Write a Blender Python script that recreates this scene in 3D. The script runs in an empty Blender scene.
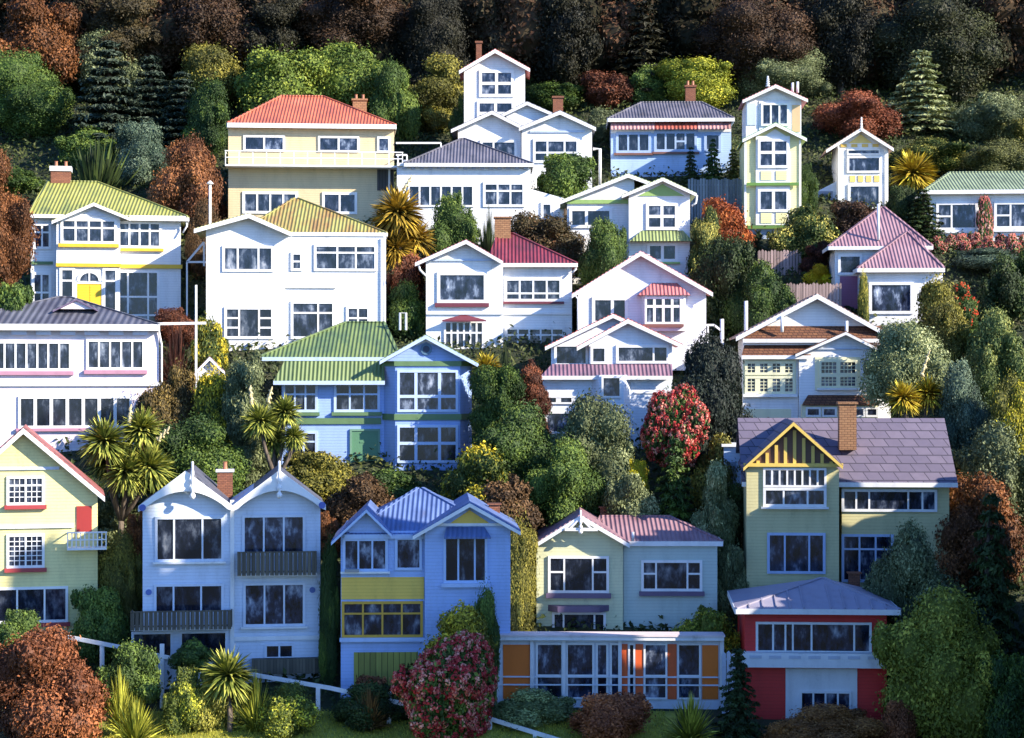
import bpy, math, random
import numpy as np
from mathutils import Vector
random.seed(11)
rng = np.random.default_rng(5)
S = bpy.context.scene
C = S.collection
F = 2000.0          # focal length in pixels: a long lens across the valley
CX, CY = 512.0, 369.0
R = math.radians

# ------------------------------------------------------------------ frame
def at(px, py, Y):
    """point at distance Y up the hill that the lens sees at px, py"""
    return Vector(((px - CX) / F * Y, Y, (CY - py) / F * Y))

def ground(x, y):
    if y >= 98.5: z = -16 + 0.533 * (y - 100)
    elif y >= 90: z = -16.8 + 0.155 * (y - 98.5)
    else: z = -18.12 - 7 * (1 - math.exp((y - 90) / 25.0))
    if y > 262: z = -16 + 0.533 * 162 + (y - 262) * 0.12
    if y > 98.5: z += min(1, (y - 98.5) / 6) * (0.3 * math.sin(x * 0.13 + y * 0.07) + 0.2 * math.sin(x * 0.31 - y * 0.23))
    return z

# ------------------------------------------------------------------ mesh builder
class MB:
    def __init__(s): s.v = []; s.f = []
    def add(s, vs, fs):
        n = len(s.v); s.v += [tuple(v) for v in vs]; s.f += [tuple(n + i for i in f) for f in fs]
    def box(s, x0, x1, y0, y1, z0, z1):
        if x0 > x1: x0, x1 = x1, x0
        if y0 > y1: y0, y1 = y1, y0
        if z0 > z1: z0, z1 = z1, z0
        s.add([(x0,y0,z0),(x1,y0,z0),(x1,y1,z0),(x0,y1,z0),(x0,y0,z1),(x1,y0,z1),(x1,y1,z1),(x0,y1,z1)],
              [(0,3,2,1),(4,5,6,7),(0,1,5,4),(1,2,6,5),(2,3,7,6),(3,0,4,7)])
    def prism(s, poly, y0, y1):
        """poly: (x,z) list, extruded along y"""
        a = sum(poly[i][0]*poly[(i+1)%len(poly)][1]-poly[(i+1)%len(poly)][0]*poly[i][1] for i in range(len(poly)))
        if a < 0: poly = poly[::-1]
        n = len(poly)
        s.add([(x,y0,z) for x,z in poly]+[(x,y1,z) for x,z in poly],
              [tuple(range(n)), tuple(range(2*n-1, n-1, -1))]+[(i, n+i, n+(i+1)%n, (i+1)%n) for i in range(n)])
    def vprism(s, poly, z0, z1):
        """poly: (x,y) list, extruded up"""
        a = sum(poly[i][0]*poly[(i+1)%len(poly)][1]-poly[(i+1)%len(poly)][0]*poly[i][1] for i in range(len(poly)))
        if a < 0: poly = poly[::-1]
        n = len(poly)
        s.add([(x,y,z0) for x,y in poly]+[(x,y,z1) for x,y in poly],
              [tuple(range(n-1,-1,-1)), tuple(range(n, 2*n))]+[(i,(i+1)%n, n+(i+1)%n, n+i) for i in range(n)])
    def beam(s, a, b, w, h):
        a = Vector(a); b = Vector(b); d = (b-a).normalized()
        up = Vector((0,0,1)) if abs(d.z) < 0.9 else Vector((0,1,0))
        sd = d.cross(up).normalized(); u = sd.cross(d)
        q = []
        for p in (a, b):
            for i, j in ((-1,-1),(1,-1),(1,1),(-1,1)): q.append(p + sd*(i*w/2) + u*(j*h/2))
        s.add(q, [(3,2,1,0),(4,5,6,7),(0,1,5,4),(1,2,6,5),(2,3,7,6),(3,0,4,7)])
    def tube(s, pts, rad, n=8, cap=True):
        pts = [Vector(p) for p in pts]; k = len(pts)
        if not isinstance(rad, (list, tuple)): rad = [rad]*k
        vs = []
        for i, p in enumerate(pts):
            d = (pts[min(i+1,k-1)] - pts[max(i-1,0)]).normalized()
            up = Vector((0,1,0)) if abs(d.y) < 0.9 else Vector((1,0,0))
            a = d.cross(up).normalized(); b = d.cross(a)
            for j in range(n):
                t = 2*math.pi*j/n; vs.append(p + (a*math.cos(t) + b*math.sin(t))*rad[i])
        fs = [(i*n+j, i*n+(j+1)%n, (i+1)*n+(j+1)%n, (i+1)*n+j) for i in range(k-1) for j in range(n)]
        if cap: fs += [tuple(range(n-1,-1,-1)), tuple(range((k-1)*n, k*n))]
        s.add(vs, fs)
    def lathe(s, c, prof, n=10):
        """prof: (r, z) list around the vertical axis through c"""
        s.tube([(c[0], c[1], c[2]+z) for r, z in prof], [max(r, .002) for r, z in prof], n)
    def disc(s, c, r, y0, y1, n=16):
        s.prism([(c[0]+r*math.cos(2*math.pi*i/n), c[1]+r*math.sin(2*math.pi*i/n)) for i in range(n)], y0, y1)
    def build(s, name, mat, parent=None, smooth=False):
        me = bpy.data.meshes.new(name); me.from_pydata(s.v, [], s.f); me.update()
        o = bpy.data.objects.new(name, me); C.objects.link(o)
        if mat: me.materials.append(mat)
        if parent: o.parent = parent
        if smooth:
            for p in me.polygons: p.use_smooth = True
        return o

def tag(o, label=None, cat=None, group=None, kind=None):
    if label: o['label'] = label
    if cat: o['category'] = cat
    if group: o['group'] = group
    if kind: o['kind'] = kind
    return o

def empty(name, loc):
    o = bpy.data.objects.new(name, None); C.objects.link(o); o.location = loc; o.empty_display_size = .3
    return o

# ------------------------------------------------------------------ materials
def newmat(name):
    m = bpy.data.materials.new(name); m.use_nodes = True
    n = m.node_tree.nodes; l = m.node_tree.links
    return m, n, l, n['Principled BSDF']
def mixn(n, l, fac, a, b):
    x = n.new('ShaderNodeMix'); x.data_type = 'RGBA'
    for i, v in ((6, a), (7, b)):
        if hasattr(v, 'is_output'): l.new(v, x.inputs[i])
        else: x.inputs[i].default_value = (*v, 1)
    if hasattr(fac, 'is_output'): l.new(fac, x.inputs[0])
    else: x.inputs[0].default_value = fac
    return x.outputs[2]
def mth(n, l, op, a, b=None, c=None):
    x = n.new('ShaderNodeMath'); x.operation = op
    for i, v in enumerate((a, b, c)):
        if v is None: continue
        if hasattr(v, 'is_output'): l.new(v, x.inputs[i])
        else: x.inputs[i].default_value = v
    return x.outputs[0]
def noise(n, l, scale, detail=4, vec=None, rough=.55):
    x = n.new('ShaderNodeTexNoise'); x.inputs['Scale'].default_value = scale; x.inputs['Detail'].default_value = detail
    x.inputs['Roughness'].default_value = rough
    if vec is not None: l.new(vec, x.inputs['Vector'])
    return x.outputs['Fac']
def ramp(n, l, fac, stops):
    x = n.new('ShaderNodeValToRGB'); e = x.color_ramp.elements
    while len(e) < len(stops): e.new(0.5)
    for i, (p, c) in enumerate(stops): e[i].position = p; e[i].color = (*c, 1)
    l.new(fac, x.inputs[0]); return x.outputs[0]
def pos(n, l):
    g = n.new('ShaderNodeNewGeometry'); s = n.new('ShaderNodeSeparateXYZ'); l.new(g.outputs['Position'], s.inputs[0])
    return g, s
def vmap(n, l, vec, sc):
    x = n.new('ShaderNodeVectorMath'); x.operation = 'MULTIPLY'; l.new(vec, x.inputs[0]); x.inputs[1].default_value = sc
    return x.outputs[0]
def bump(n, l, h, b, strength=.3, dist=.02):
    x = n.new('ShaderNodeBump'); x.inputs['Strength'].default_value = strength; x.inputs['Distance'].default_value = dist
    l.new(h, x.inputs['Height']); l.new(x.outputs[0], b.inputs['Normal'])

_mc = {}
def mul(c, k): return tuple(min(1, v*k) for v in c)
def paint(col, boards=True, rough=.55):
    k = ('p', col, boards, rough)
    if k in _mc: return _mc[k]
    m, n, l, b = newmat('painted_boards' if boards else 'paint')
    g, s = pos(n, l)
    st = noise(n, l, 1.0, 5, vmap(n, l, g.outputs['Position'], (1.6, 1.6, .35)))
    fi = noise(n, l, 9.0, 3, g.outputs['Position'])
    f = mth(n, l, 'MULTIPLY', mth(n, l, 'ADD', st, mth(n, l, 'MULTIPLY', fi, .35)), .9)
    c_ = ramp(n, l, f, [(.30, mul(col, .62)), (.46, mul(col, .9)), (.62, col), (.85, mul(col, 1.05))])
    if boards:
        fr_ = mth(n, l, 'FRACT', mth(n, l, 'MULTIPLY', s.outputs[2], 1/.17))
        c_ = mixn(n, l, mth(n, l, 'MULTIPLY', mth(n, l, 'LESS_THAN', fr_, .16), .22), c_, mul(col, .45))
    l.new(c_, b.inputs['Base Color'])
    b.inputs['Roughness'].default_value = rough
    if boards:
        saw = mth(n, l, 'FRACT', mth(n, l, 'MULTIPLY', s.outputs[2], 1/.17))
        bump(n, l, mth(n, l, 'ADD', mth(n, l, 'MULTIPLY', saw, -1), mth(n, l, 'MULTIPLY', fi, .25)), b, .55, .03)
    else: bump(n, l, fi, b, .15, .02)
    _mc[k] = m; return m
def iron(col, col2=None, per=.24):
    """corrugated sheet roofing, furrows running up each slope, weathered in streaks"""
    dul = lambda c: tuple(x*.84 + .16*(.3*c[0]+.6*c[1]+.1*c[2]) for x in c)
    col2 = dul(col2 or mul(col, .6)); col = dul(col)
    k = ('i', col, col2, per)
    if k in _mc: return _mc[k]
    m, n, l, b = newmat('corrugated_iron')
    g, s = pos(n, l)
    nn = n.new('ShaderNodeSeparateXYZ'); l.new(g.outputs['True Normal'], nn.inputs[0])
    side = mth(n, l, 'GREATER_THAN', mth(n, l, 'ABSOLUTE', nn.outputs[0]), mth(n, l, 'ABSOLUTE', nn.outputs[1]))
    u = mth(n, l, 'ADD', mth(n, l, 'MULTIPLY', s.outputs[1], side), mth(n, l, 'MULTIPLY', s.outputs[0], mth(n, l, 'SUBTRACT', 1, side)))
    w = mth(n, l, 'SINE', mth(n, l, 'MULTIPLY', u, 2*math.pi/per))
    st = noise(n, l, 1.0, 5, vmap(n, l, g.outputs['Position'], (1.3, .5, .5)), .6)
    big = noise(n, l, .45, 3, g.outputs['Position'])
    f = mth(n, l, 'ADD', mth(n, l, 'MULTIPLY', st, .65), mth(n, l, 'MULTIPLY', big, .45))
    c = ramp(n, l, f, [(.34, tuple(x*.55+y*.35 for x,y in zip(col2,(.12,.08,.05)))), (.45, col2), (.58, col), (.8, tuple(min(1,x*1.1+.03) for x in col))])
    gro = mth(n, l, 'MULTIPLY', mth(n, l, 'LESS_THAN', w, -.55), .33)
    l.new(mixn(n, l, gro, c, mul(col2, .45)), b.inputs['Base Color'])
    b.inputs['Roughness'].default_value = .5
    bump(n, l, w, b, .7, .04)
    _mc[k] = m; return m
def tiles(col, col2, w=.62, h=.36, mortar=.022):
    k = ('t', col, col2, w, h)
    if k in _mc: return _mc[k]
    m, n, l, b = newmat('tiled_courses')
    g, s = pos(n, l)
    cb = n.new('ShaderNodeCombineXYZ')
    l.new(mth(n, l, 'ADD', s.outputs[0], mth(n, l, 'MULTIPLY', s.outputs[1], .35)), cb.inputs[0]); l.new(s.outputs[2], cb.inputs[1])
    br = n.new('ShaderNodeTexBrick'); l.new(cb.outputs[0], br.inputs['Vector'])
    br.inputs['Scale'].default_value = 1; br.inputs['Brick Width'].default_value = w; br.inputs['Row Height'].default_value = h
    br.inputs['Mortar Size'].default_value = mortar; br.inputs['Mortar Smooth'].default_value = .3
    br.inputs['Color1'].default_value = (*col, 1); br.inputs['Color2'].default_value = (*col2, 1); br.inputs['Mortar'].default_value = (*mul(col2, .3), 1)
    no = noise(n, l, 2.2, 5, g.outputs['Position'])
    l.new(mixn(n, l, mth(n, l, 'MULTIPLY', no, .6), br.outputs['Color'], mul(col2, .6)), b.inputs['Base Color'])
    b.inputs['Roughness'].default_value = .8
    bump(n, l, mth(n, l, 'ADD', mth(n, l, 'MULTIPLY', br.outputs['Fac'], -1), mth(n, l, 'MULTIPLY', no, .5)), b, .6, .03)
    _mc[k] = m; return m
def brick(): return tiles((.36, .14, .07), (.24, .09, .05), .24, .09, .012)
def tanbrick(): return tiles((.45, .24, .11), (.34, .17, .08), .3, .13, .016)
def glass(dark=1.0, curtain=.35):
    k = ('g', dark, curtain)
    if k in _mc: return _mc[k]
    m, n, l, b = newmat('window_glass')
    g, s = pos(n, l)
    st = noise(n, l, 1.0, 6, vmap(n, l, g.outputs['Position'], (2.4, 1, 1.1)), .62)
    bl = noise(n, l, .9, 3, g.outputs['Position'])
    f = mth(n, l, 'ADD', mth(n, l, 'MULTIPLY', st, .7), mth(n, l, 'MULTIPLY', bl, .4))
    l.new(ramp(n, l, f, [(.47, (.005, .007, .014)), (.58, (.022*dark, .03*dark, .058*dark)), (.67, (curtain*.42, curtain*.5, curtain*.66)), (.75, (curtain*1.15, curtain*1.2, curtain*1.3))]), b.inputs['Base Color'])
    b.inputs['Roughness'].default_value = .12
    b.inputs['Specular IOR Level'].default_value = .6
    _mc[k] = m; return m
def vslat(col, per=.3, col2=None):
    k = ('v', col, per)
    if k in _mc: return _mc[k]
    m, n, l, b = newmat('vertical_boards')
    g, s = pos(n, l)
    u = mth(n, l, 'MULTIPLY', mth(n, l, 'ADD', s.outputs[0], s.outputs[1]), 1/per)
    fr = mth(n, l, 'FRACT', u)
    wn = n.new('ShaderNodeTexWhiteNoise'); wn.noise_dimensions = '1D'; l.new(mth(n, l, 'FLOOR', u), wn.inputs['W'])
    no = noise(n, l, 1.0, 5, vmap(n, l, g.outputs['Position'], (6, 6, .8)))
    c = ramp(n, l, mth(n, l, 'ADD', mth(n, l, 'MULTIPLY', wn.outputs['Value'], .5), mth(n, l, 'MULTIPLY', no, .5)), [(.2, mul(col, .6)), (.8, mul(col, 1.25))])
    gap = mth(n, l, 'LESS_THAN', fr, .14)
    l.new(mixn(n, l, mth(n, l, 'MULTIPLY', gap, .75), c, mul(col, .18)), b.inputs['Base Color'])
    b.inputs['Roughness'].default_value = .8
    bump(n, l, mth(n, l, 'SUBTRACT', 1, gap), b, .6, .03)
    _mc[k] = m; return m
def foliage(c1, c2=None, hi=None):
    """leaf colours: dark inner leaves, the main leaf, and paler or turning tips"""
    c2 = c2 or mul(c1, 1.7)
    w = lambda c: (min(.9,c[0]*2.0), min(.9,c[1]*1.8), c[2]*1.25)
    c1, c2 = w(c1), w(c2)
    k = ('f', c1, c2)
    if k in _mc: return _mc[k]
    m, n, l, b = newmat('foliage')
    a = n.new('ShaderNodeAttribute'); a.attribute_name = 'rnd'
    g, s = pos(n, l)
    no = noise(n, l, .55, 2, g.outputs['Position'])
    f = mth(n, l, 'ADD', mth(n, l, 'MULTIPLY', a.outputs['Fac'], .75), mth(n, l, 'MULTIPLY', mth(n, l, 'SUBTRACT', no, .5), .9))
    l.new(ramp(n, l, f, [(.0, mul(c1, .62)), (.3, c1), (.62, tuple((x+y)/2 for x, y in zip(c1, c2))), (.85, c2)]), b.inputs['Base Color'])
    b.inputs['Roughness'].default_value = .6; b.inputs['Specular IOR Level'].default_value = .25
    _mc[k] = m; return m
def bark(col=(.10, .075, .055)):
    k = ('b', col)
    if k in _mc: return _mc[k]
    m, n, l, b = newmat('bark'); g, s = pos(n, l)
    no = noise(n, l, 1.0, 6, vmap(n, l, g.outputs['Position'], (9, 9, 2)))
    l.new(ramp(n, l, no, [(.3, mul(col, .4)), (.7, mul(col, 1.5))]), b.inputs['Base Color']); b.inputs['Roughness'].default_value = .9
    bump(n, l, no, b, .8, .05)
    _mc[k] = m; return m

WHITE = (.80, .80, .79); W = paint(WHITE, False); WB = paint(WHITE, True)
GL = glass(); GLD = glass(.6, .2); GLB = glass(1.2, .5)
SHADE_RIDGE = True; SUN = 5.0; SKY = .12; EXPO = 1.1
# ------------------------------------------------------------------ house kit
HG = 'houses stepped up the hillside'
BR = None
class House:
    def __init__(s, label, cx, base, Y, name='house', cat='house', group=HG):
        s.Y = Y; s.o = at(cx, base, Y)
        s.root = empty(name, s.o); tag(s.root, label, cat, group)
        # each house looks out over the valley, so those to the side stand a little turned
        s.root.rotation_euler.z = math.atan2(-s.o.x, Y) * (.9 if s.o.x < 0 else .4)
        s.k = Y / F                     # metres per pixel at the front wall
        s.base = base
    def L(s, px, py, d=0.0): return at(px, py, s.Y + d) - s.o
    def put(s, name, mb, mat, parent=None, label=None, smooth=False):
        o = mb.build(name, mat, parent or s.root, smooth)
        if label: o['label'] = label
        return o
    def block(s, poly, d=0.0, depth=6.0, mat=WB, name='wall', label=None, skirt=True):
        """wall volume from its front outline in pixels, run straight back"""
        ymax = max(p[1] for p in poly)
        pts = []
        for x, y in poly:
            v = s.L(x, y, d); z = v.z
            if skirt and abs(y - ymax) < .5: z -= 1.2
            pts.append((v.x, z))
        mb = MB(); mb.prism(pts, d, d + depth); return s.put(name, mb, mat, None, label)
    def rect(s, x0, y0, x1, y1, d=0.0, depth=6.0, mat=WB, name='wall', skirt=True, parent=None, label=None):
        a = s.L(x0, y1, d); b = s.L(x1, y0, d)
        mb = MB(); mb.box(a.x, b.x, d, d + depth, a.z - (1.2 if skirt else 0), b.z)
        return s.put(name, mb, mat, parent, label)
    def trim(s, x0, y0, x1, y1, d=0.0, t=.08, mat=W, name='trim', parent=None, label=None):
        """board fixed to the front wall"""
        return s.rect(x0, y0, x1, y1, d - t, t - .002, mat, name, False, parent, label)
    def gable(s, l, p, r, d=0.0, depth=7.0, roof=None, barge=W, wall=None, over=.5, bw=3.2, wmat=WB, th=.14, pedi=None, name='roof'):
        A, P, B = (s.L(*q, d - over) for q in (l, p, r))
        mb = MB()
        mb.prism([(A.x, A.z), (P.x, P.z), (B.x, B.z), (B.x, B.z - th), (P.x, P.z - th*1.2), (A.x, A.z - th)], d - over, d + depth)
        ro = s.put(name, mb, roof)
        bz = bw * s.k
        if barge:
            mb = MB(); t0 = .05
            mb.prism([(A.x, A.z - t0), (P.x, P.z - t0*1.2), (B.x, B.z - t0), (B.x, B.z - t0 - bz), (P.x, P.z - t0 - bz*1.15), (A.x, A.z - t0 - bz)], d - over - .06, d - over - .002)
            s.put('bargeboard', mb, barge)
        def rz(x):
            if x < P.x: return A.z + (P.z - A.z) * (x - A.x) / (P.x - A.x)
            return B.z + (P.z - B.z) * (B.x - x) / (B.x - P.x)
        if wall:
            x0, x1, yb = wall
            a = s.L(x0, yb, d); b = s.L(x1, yb, d)
            px = min(max(P.x, a.x + .01), b.x - .01)
            mb = MB(); e = th * 1.15
            mb.prism([(a.x, a.z - 1.2), (a.x, rz(a.x) - e), (px, rz(px) - e), (b.x, rz(b.x) - e), (b.x, a.z - 1.2)], d, d + depth - .35)
            s.put('wall', mb, wmat)
        if pedi:
            y, mat = pedi
            z = s.L(0, y, d).z; m = bz + .25
            # triangle panel above row y
            xl = A.x + (P.x - A.x) * ((z + m + .1 - A.z) / (P.z - A.z)); xr = B.x + (P.x - B.x) * ((z + m + .1 - B.z) / (P.z - B.z))
            mb = MB(); mb.prism([(xl, z), (P.x, P.z - m), (xr, z)], d - .05, d - .003); s.put('pediment', mb, mat)
        return ro
    def hip(s, x0, x1, ye, r0, r1, yr, d=0.0, depth=7.0, roof=None, over=.45, fascia=W, fh=3.5, th=.08, name='roof', ridge_at=.5, sides=(1, 1)):
        y0 = d - over; y1 = d + depth + over; yr_ = y0 + (y1 - y0) * ridge_at
        A = s.L(x0, ye, y0); B = s.L(x1, ye, y0)
        G = s.L(r0, yr, yr_); H = s.L(r1, yr, yr_)
        z = A.z; zb = z - th
        mb = MB()
        vs = [(A.x,y0,z),(B.x,y0,z),(B.x,y1,z),(A.x,y1,z),(G.x,yr_,G.z),(H.x,yr_,H.z),(A.x,y0,zb),(B.x,y0,zb),(B.x,y1,zb),(A.x,y1,zb)]
        mb.add(vs, [(0,1,5,4),(1,2,5),(2,3,4,5),(3,0,4),(9,8,7,6),(0,6,7,1),(1,7,8,2),(2,8,9,3),(3,9,6,0)])
        ro = s.put(name, mb, roof)
        # ridge and hip cappings
        mb = MB()
        for a, b in ((4,5),(0,4),(1,5)):
            pa, pb = Vector(vs[a]), Vector(vs[b])
            if (pa-pb).length > .3: mb.beam(pa + Vector((0,0,.015)), pb + Vector((0,0,.015)), .2, .07)
        s.put('ridge_cap', mb, roof, ro)
        if fascia:
            mb = MB(); h = fh * s.k
            mb.box(A.x, B.x, y0 - .05, y0 - .002, zb - h + .03, zb + .07)
            if sides[0]: mb.box(A.x - .05, A.x - .002, y0, y1, zb - h + .03, zb + .07)
            if sides[1]: mb.box(B.x + .002, B.x + .05, y0, y1, zb - h + .03, zb + .07)
            s.put('fascia', mb, fascia)
        return ro
    def slope(s, top, bot, d0, d1, mat, th=.1, name='roof', fascia=None):
        """lean-to: top (x0,x1,row) at depth d0, bottom (x0,x1,row) at depth d1"""
        a = s.L(top[0], top[2], d0); b = s.L(top[1], top[2], d0); c = s.L(bot[1], bot[2], d1); e = s.L(bot[0], bot[2], d1)
        mb = MB(); vs = [a, b, c, e] + [v - Vector((0,0,th)) for v in (a, b, c, e)]
        mb.add(vs, [(3,2,1,0),(4,5,6,7),(0,1,5,4),(1,2,6,5),(2,3,7,6),(3,0,4,7)])
        o = s.put(name, mb, mat)
        if fascia:
            mb = MB(); mb.box(e.x, c.x, d1 - .05, d1 - .002, c.z - .22, c.z + .01); s.put('fascia', mb, fascia)
        return o
    def win(s, x0, y0, x1, y1, cols=1, rows=1, d=0.0, frame=W, gl=GL, sill=None, b=2.6, m=1.8, t=.1, name='window', lat=0, sh=4, sx=2, hood=None):
        """window: casing and bars (window), glazing (pane), ledge (sill). cols: count or list of width or (width, rows)"""
        k = s.k
        A = s.L(x0, y1, d); B = s.L(x1, y0, d)
        X0, X1, Z0, Z1 = A.x, B.x, A.z, B.z
        bb, mm = b*k, m*k
        mb = MB(); f0 = d - t; f1 = d - .002
        mb.box(X0, X0+bb, f0, f1, Z0, Z1); mb.box(X1-bb, X1, f0, f1, Z0, Z1)
        mb.box(X0+bb, X1-bb, f0, f1, Z1-bb, Z1); mb.box(X0+bb, X1-bb, f0, f1, Z0, Z0+bb)
        if isinstance(cols, int): cols = [1]*cols
        cols = [c if isinstance(c, tuple) else (c, rows) for c in cols]
        tw = sum(c[0] for c in cols); iw = X1-X0-2*bb-mm*(len(cols)-1); x = X0+bb
        f2 = f0 + .02
        for i, (w, rw) in enumerate(cols):
            xw = iw*w/tw
            if isinstance(rw, int): rw = [1]*rw
            tr = sum(rw); ih = Z1-Z0-2*bb-mm*(len(rw)-1); z = Z1-bb
            for j, hgt in enumerate(rw):
                zh = ih*hgt/tr
                if lat:
                    nx = max(1, round(xw/(lat*k))); nz = max(1, round(zh/(lat*k)))
                    for q in range(1, nx): mb.box(x+xw*q/nx-.02, x+xw*q/nx+.02, d-.05, d-.03, z-zh, z)
                    for q in range(1, nz): mb.box(x, x+xw, d-.047, d-.027, z-zh*q/nz-.02, z-zh*q/nz+.02)
                z -= zh
                if j < len(rw)-1: mb.box(x, x+xw, f2, f1, z-mm, z); z -= mm
            x += xw
            if i < len(cols)-1: mb.box(x, x+mm, f2, f1, Z0+bb, Z1-bb); x += mm
        w = s.put(name, mb, frame)
        mb = MB(); mb.box(X0+bb*.5, X1-bb*.5, d-.025, d-.004, Z0+bb*.5, Z1-bb*.5); s.put('pane', mb, gl, w)
        if sill:
            mb = MB(); mb.box(X0-sx*k, X1+sx*k, d-.24, d-.003, Z0-sh*k, Z0-.004); s.put('sill', mb, sill, w)
        if hood:
            mb = MB(); mb.box(X0-sx*k, X1+sx*k, d-.3, d-.003, Z1+.004, Z1+2.5*k); s.put('hood', mb, hood, w)
        return w
    def chimney(s, x0, y0, x1, y1, d=3.0, mat=None, cap=W, pots=0, caph=3, depth=None):
        A = s.L(x0, y1, d); B = s.L(x1, y0, d); dp = depth or (B.x-A.x)
        mb = MB(); mb.box(A.x, B.x, d, d+dp, A.z - .8, B.z)
        ch = s.put('chimney', mb, mat or brick())
        k = s.k
        mb = MB(); mb.box(A.x-.08, B.x+.08, d-.08, d+dp+.08, B.z+.002, B.z+caph*k); s.put('chimney_cap', mb, cap, ch)
        for i in range(pots):
            x = A.x + (B.x-A.x)*(i+.5)/pots
            mb = MB(); mb.lathe((x, d+dp/2, B.z+caph*k), [(.13,0),(.11,.1),(.1,.35),(.13,.4)]); s.put('chimney_pot', mb, paint((.4,.16,.08), False), ch)
        return ch
    def pipe(s, pts, d=0.0, r=.05, mat=W, name='downpipe'):
        mb = MB(); mb.tube([s.L(x, y, d) for x, y in pts], r, 8); return s.put(name, mb, mat, smooth=True)
    def dentils(s, x0, x1, y0, y1, n, d=0.0, mat=W, name='bracket', t=.22, fill=.45):
        for i in range(n):
            xa = x0 + (x1-x0)*(i+.5-fill/2)/n; xb = x0 + (x1-x0)*(i+.5+fill/2)/n
            s.trim(xa, y0, xb, y1, d, t, mat, name)
    def door(s, x0, y0, x1, y1, d=0.0, mat=None, frame=W, panels=((.12,.12,.88,.45),(.12,.55,.88,.9)), handle=True):
        A = s.L(x0, y1, d); B = s.L(x1, y0, d); w = B.x-A.x; h = B.z-A.z
        mb = MB(); mb.box(A.x, B.x, d-.05, d-.003, A.z, B.z)
        for p in panels: mb.box(A.x+w*p[0], A.x+w*p[2], d-.075, d-.052, A.z+h*p[1], A.z+h*p[3])
        o = s.put('door', mb, mat); k = .12
        mb = MB(); mb.box(A.x-k, A.x-.003, d-.1, d-.003, A.z, B.z+k); mb.box(B.x+.003, B.x+k, d-.1, d-.003, A.z, B.z+k); mb.box(A.x, B.x, d-.1, d-.003, B.z+.003, B.z+k)
        s.put('frame', mb, frame, o)
        if handle:
            mb = MB(); mb.lathe((A.x+w*.14, d-.1, A.z+h*.48), [(.03,-.06),(.05,-.02),(.05,.02),(.03,.06)]); s.put('handle', mb, paint((.05,.05,.05), False, .3), o)
        return o
    def balcony(s, x0, y0, x1, y1, d=0.0, out=1.0, mat=None, solid=True, post=W, gap=.34, rails=2):
        A = s.L(x0, y1, d-out); B = s.L(x1, y0, d-out)
        mb = MB(); mb.box(A.x, B.x, d-out, d-.003, A.z-.12, A.z); o = s.put('balcony', mb, post)
        mb = MB()
        if solid:
            n = max(2, int((B.x-A.x)/.22))
            for i in range(n):
                xa = A.x+(B.x-A.x)*i/n; xb = A.x+(B.x-A.x)*(i+.84)/n
                mb.box(xa, xb, d-out-.03, d-out-.001, A.z-.1, B.z-.07)
            mb.box(A.x, B.x, d-out+.001, d-out+.04, A.z+.05, A.z+.13); mb.box(A.x, B.x, d-out-.05, d-out+.05, B.z-.068, B.z)
            for X in (A.x, B.x-.05): mb.box(X, X+.05, d-out+.05, d-.004, A.z+.005, B.z-.07)
        else:
            n = max(2, int((B.x-A.x)/gap))
            for i in range(n+1):
                X = A.x+(B.x-A.x-.06)*i/n; mb.box(X, X+.06, d-out, d-out+.06, A.z+.002, B.z-.07)
            for q in range(1, rails): 
                zz = A.z+(B.z-A.z)*q/rails; mb.box(A.x, B.x, d-out-.03, d-out-.002, zz-.03, zz+.03)
            mb.box(A.x-.02, B.x+.02, d-out-.04, d-out+.1, B.z-.068, B.z)
            for X in (A.x, B.x-.06): mb.box(X, X+.06, d-out+.11, d-.004, B.z-.13, B.z-.07)
        s.put('railing', mb, mat, o); return o
    def finial(s, x, y0, y1, d, mat=W, r=.14):
        a = s.L(x, y1, d); h = s.L(x, y0, d).z - a.z
        mb = MB(); pr = []; n = 5
        for i in range(n):
            z = h*i/n; pr += [(r*.4, z), (r*(.95-.13*i), z+h/n*.3), (r*(.95-.13*i), z+h/n*.6), (r*.4, z+h/n*.9)]
        pr.append((.02, h)); mb.lathe(a, pr, 10); return s.put('finial', mb, mat, smooth=True)
    def panel(s, x0, y0, x1, y1, d=0.0, mat=W, t=.045, name='panel'): return s.trim(x0, y0, x1, y1, d, t, mat, name)
# ------------------------------------------------------------------ colours of the houses
YEL = (.72, .48, .06); CREAM = (.62, .50, .29); PALEY = (.78, .69, .30); PBLUE_SHADE = (.29, .42, .74); PINKW = (.80, .70, .74)
MAROON = paint((.16, .035, .05), False); GREENT = paint((.12, .21, .09), False); YSILL = paint((.75, .46, .03), False); RED = (.66, .02, .014)
REDSILL = paint((.38, .05, .05), False); MAUVE = paint((.45, .22, .30), False); BROWNSILL = paint((.2, .09, .07), False); PURP = paint((.14, .10, .17), False)
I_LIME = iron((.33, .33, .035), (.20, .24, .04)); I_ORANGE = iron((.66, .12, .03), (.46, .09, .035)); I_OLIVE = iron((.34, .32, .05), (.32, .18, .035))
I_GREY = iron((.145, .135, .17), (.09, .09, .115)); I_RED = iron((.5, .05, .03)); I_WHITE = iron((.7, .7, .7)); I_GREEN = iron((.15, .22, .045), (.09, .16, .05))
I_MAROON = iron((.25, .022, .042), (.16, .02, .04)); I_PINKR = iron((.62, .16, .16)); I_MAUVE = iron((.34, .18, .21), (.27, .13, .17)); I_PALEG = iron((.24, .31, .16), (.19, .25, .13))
I_BLUE = iron((.11, .19, .44), (.08, .14, .34)); I_PURPLE = iron((.26, .13, .19), (.18, .10, .16)); I_SLATE = iron((.10, .105, .14), (.07, .07, .10), .4); I_LAV = paint((.31, .29, .36), False)
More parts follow.
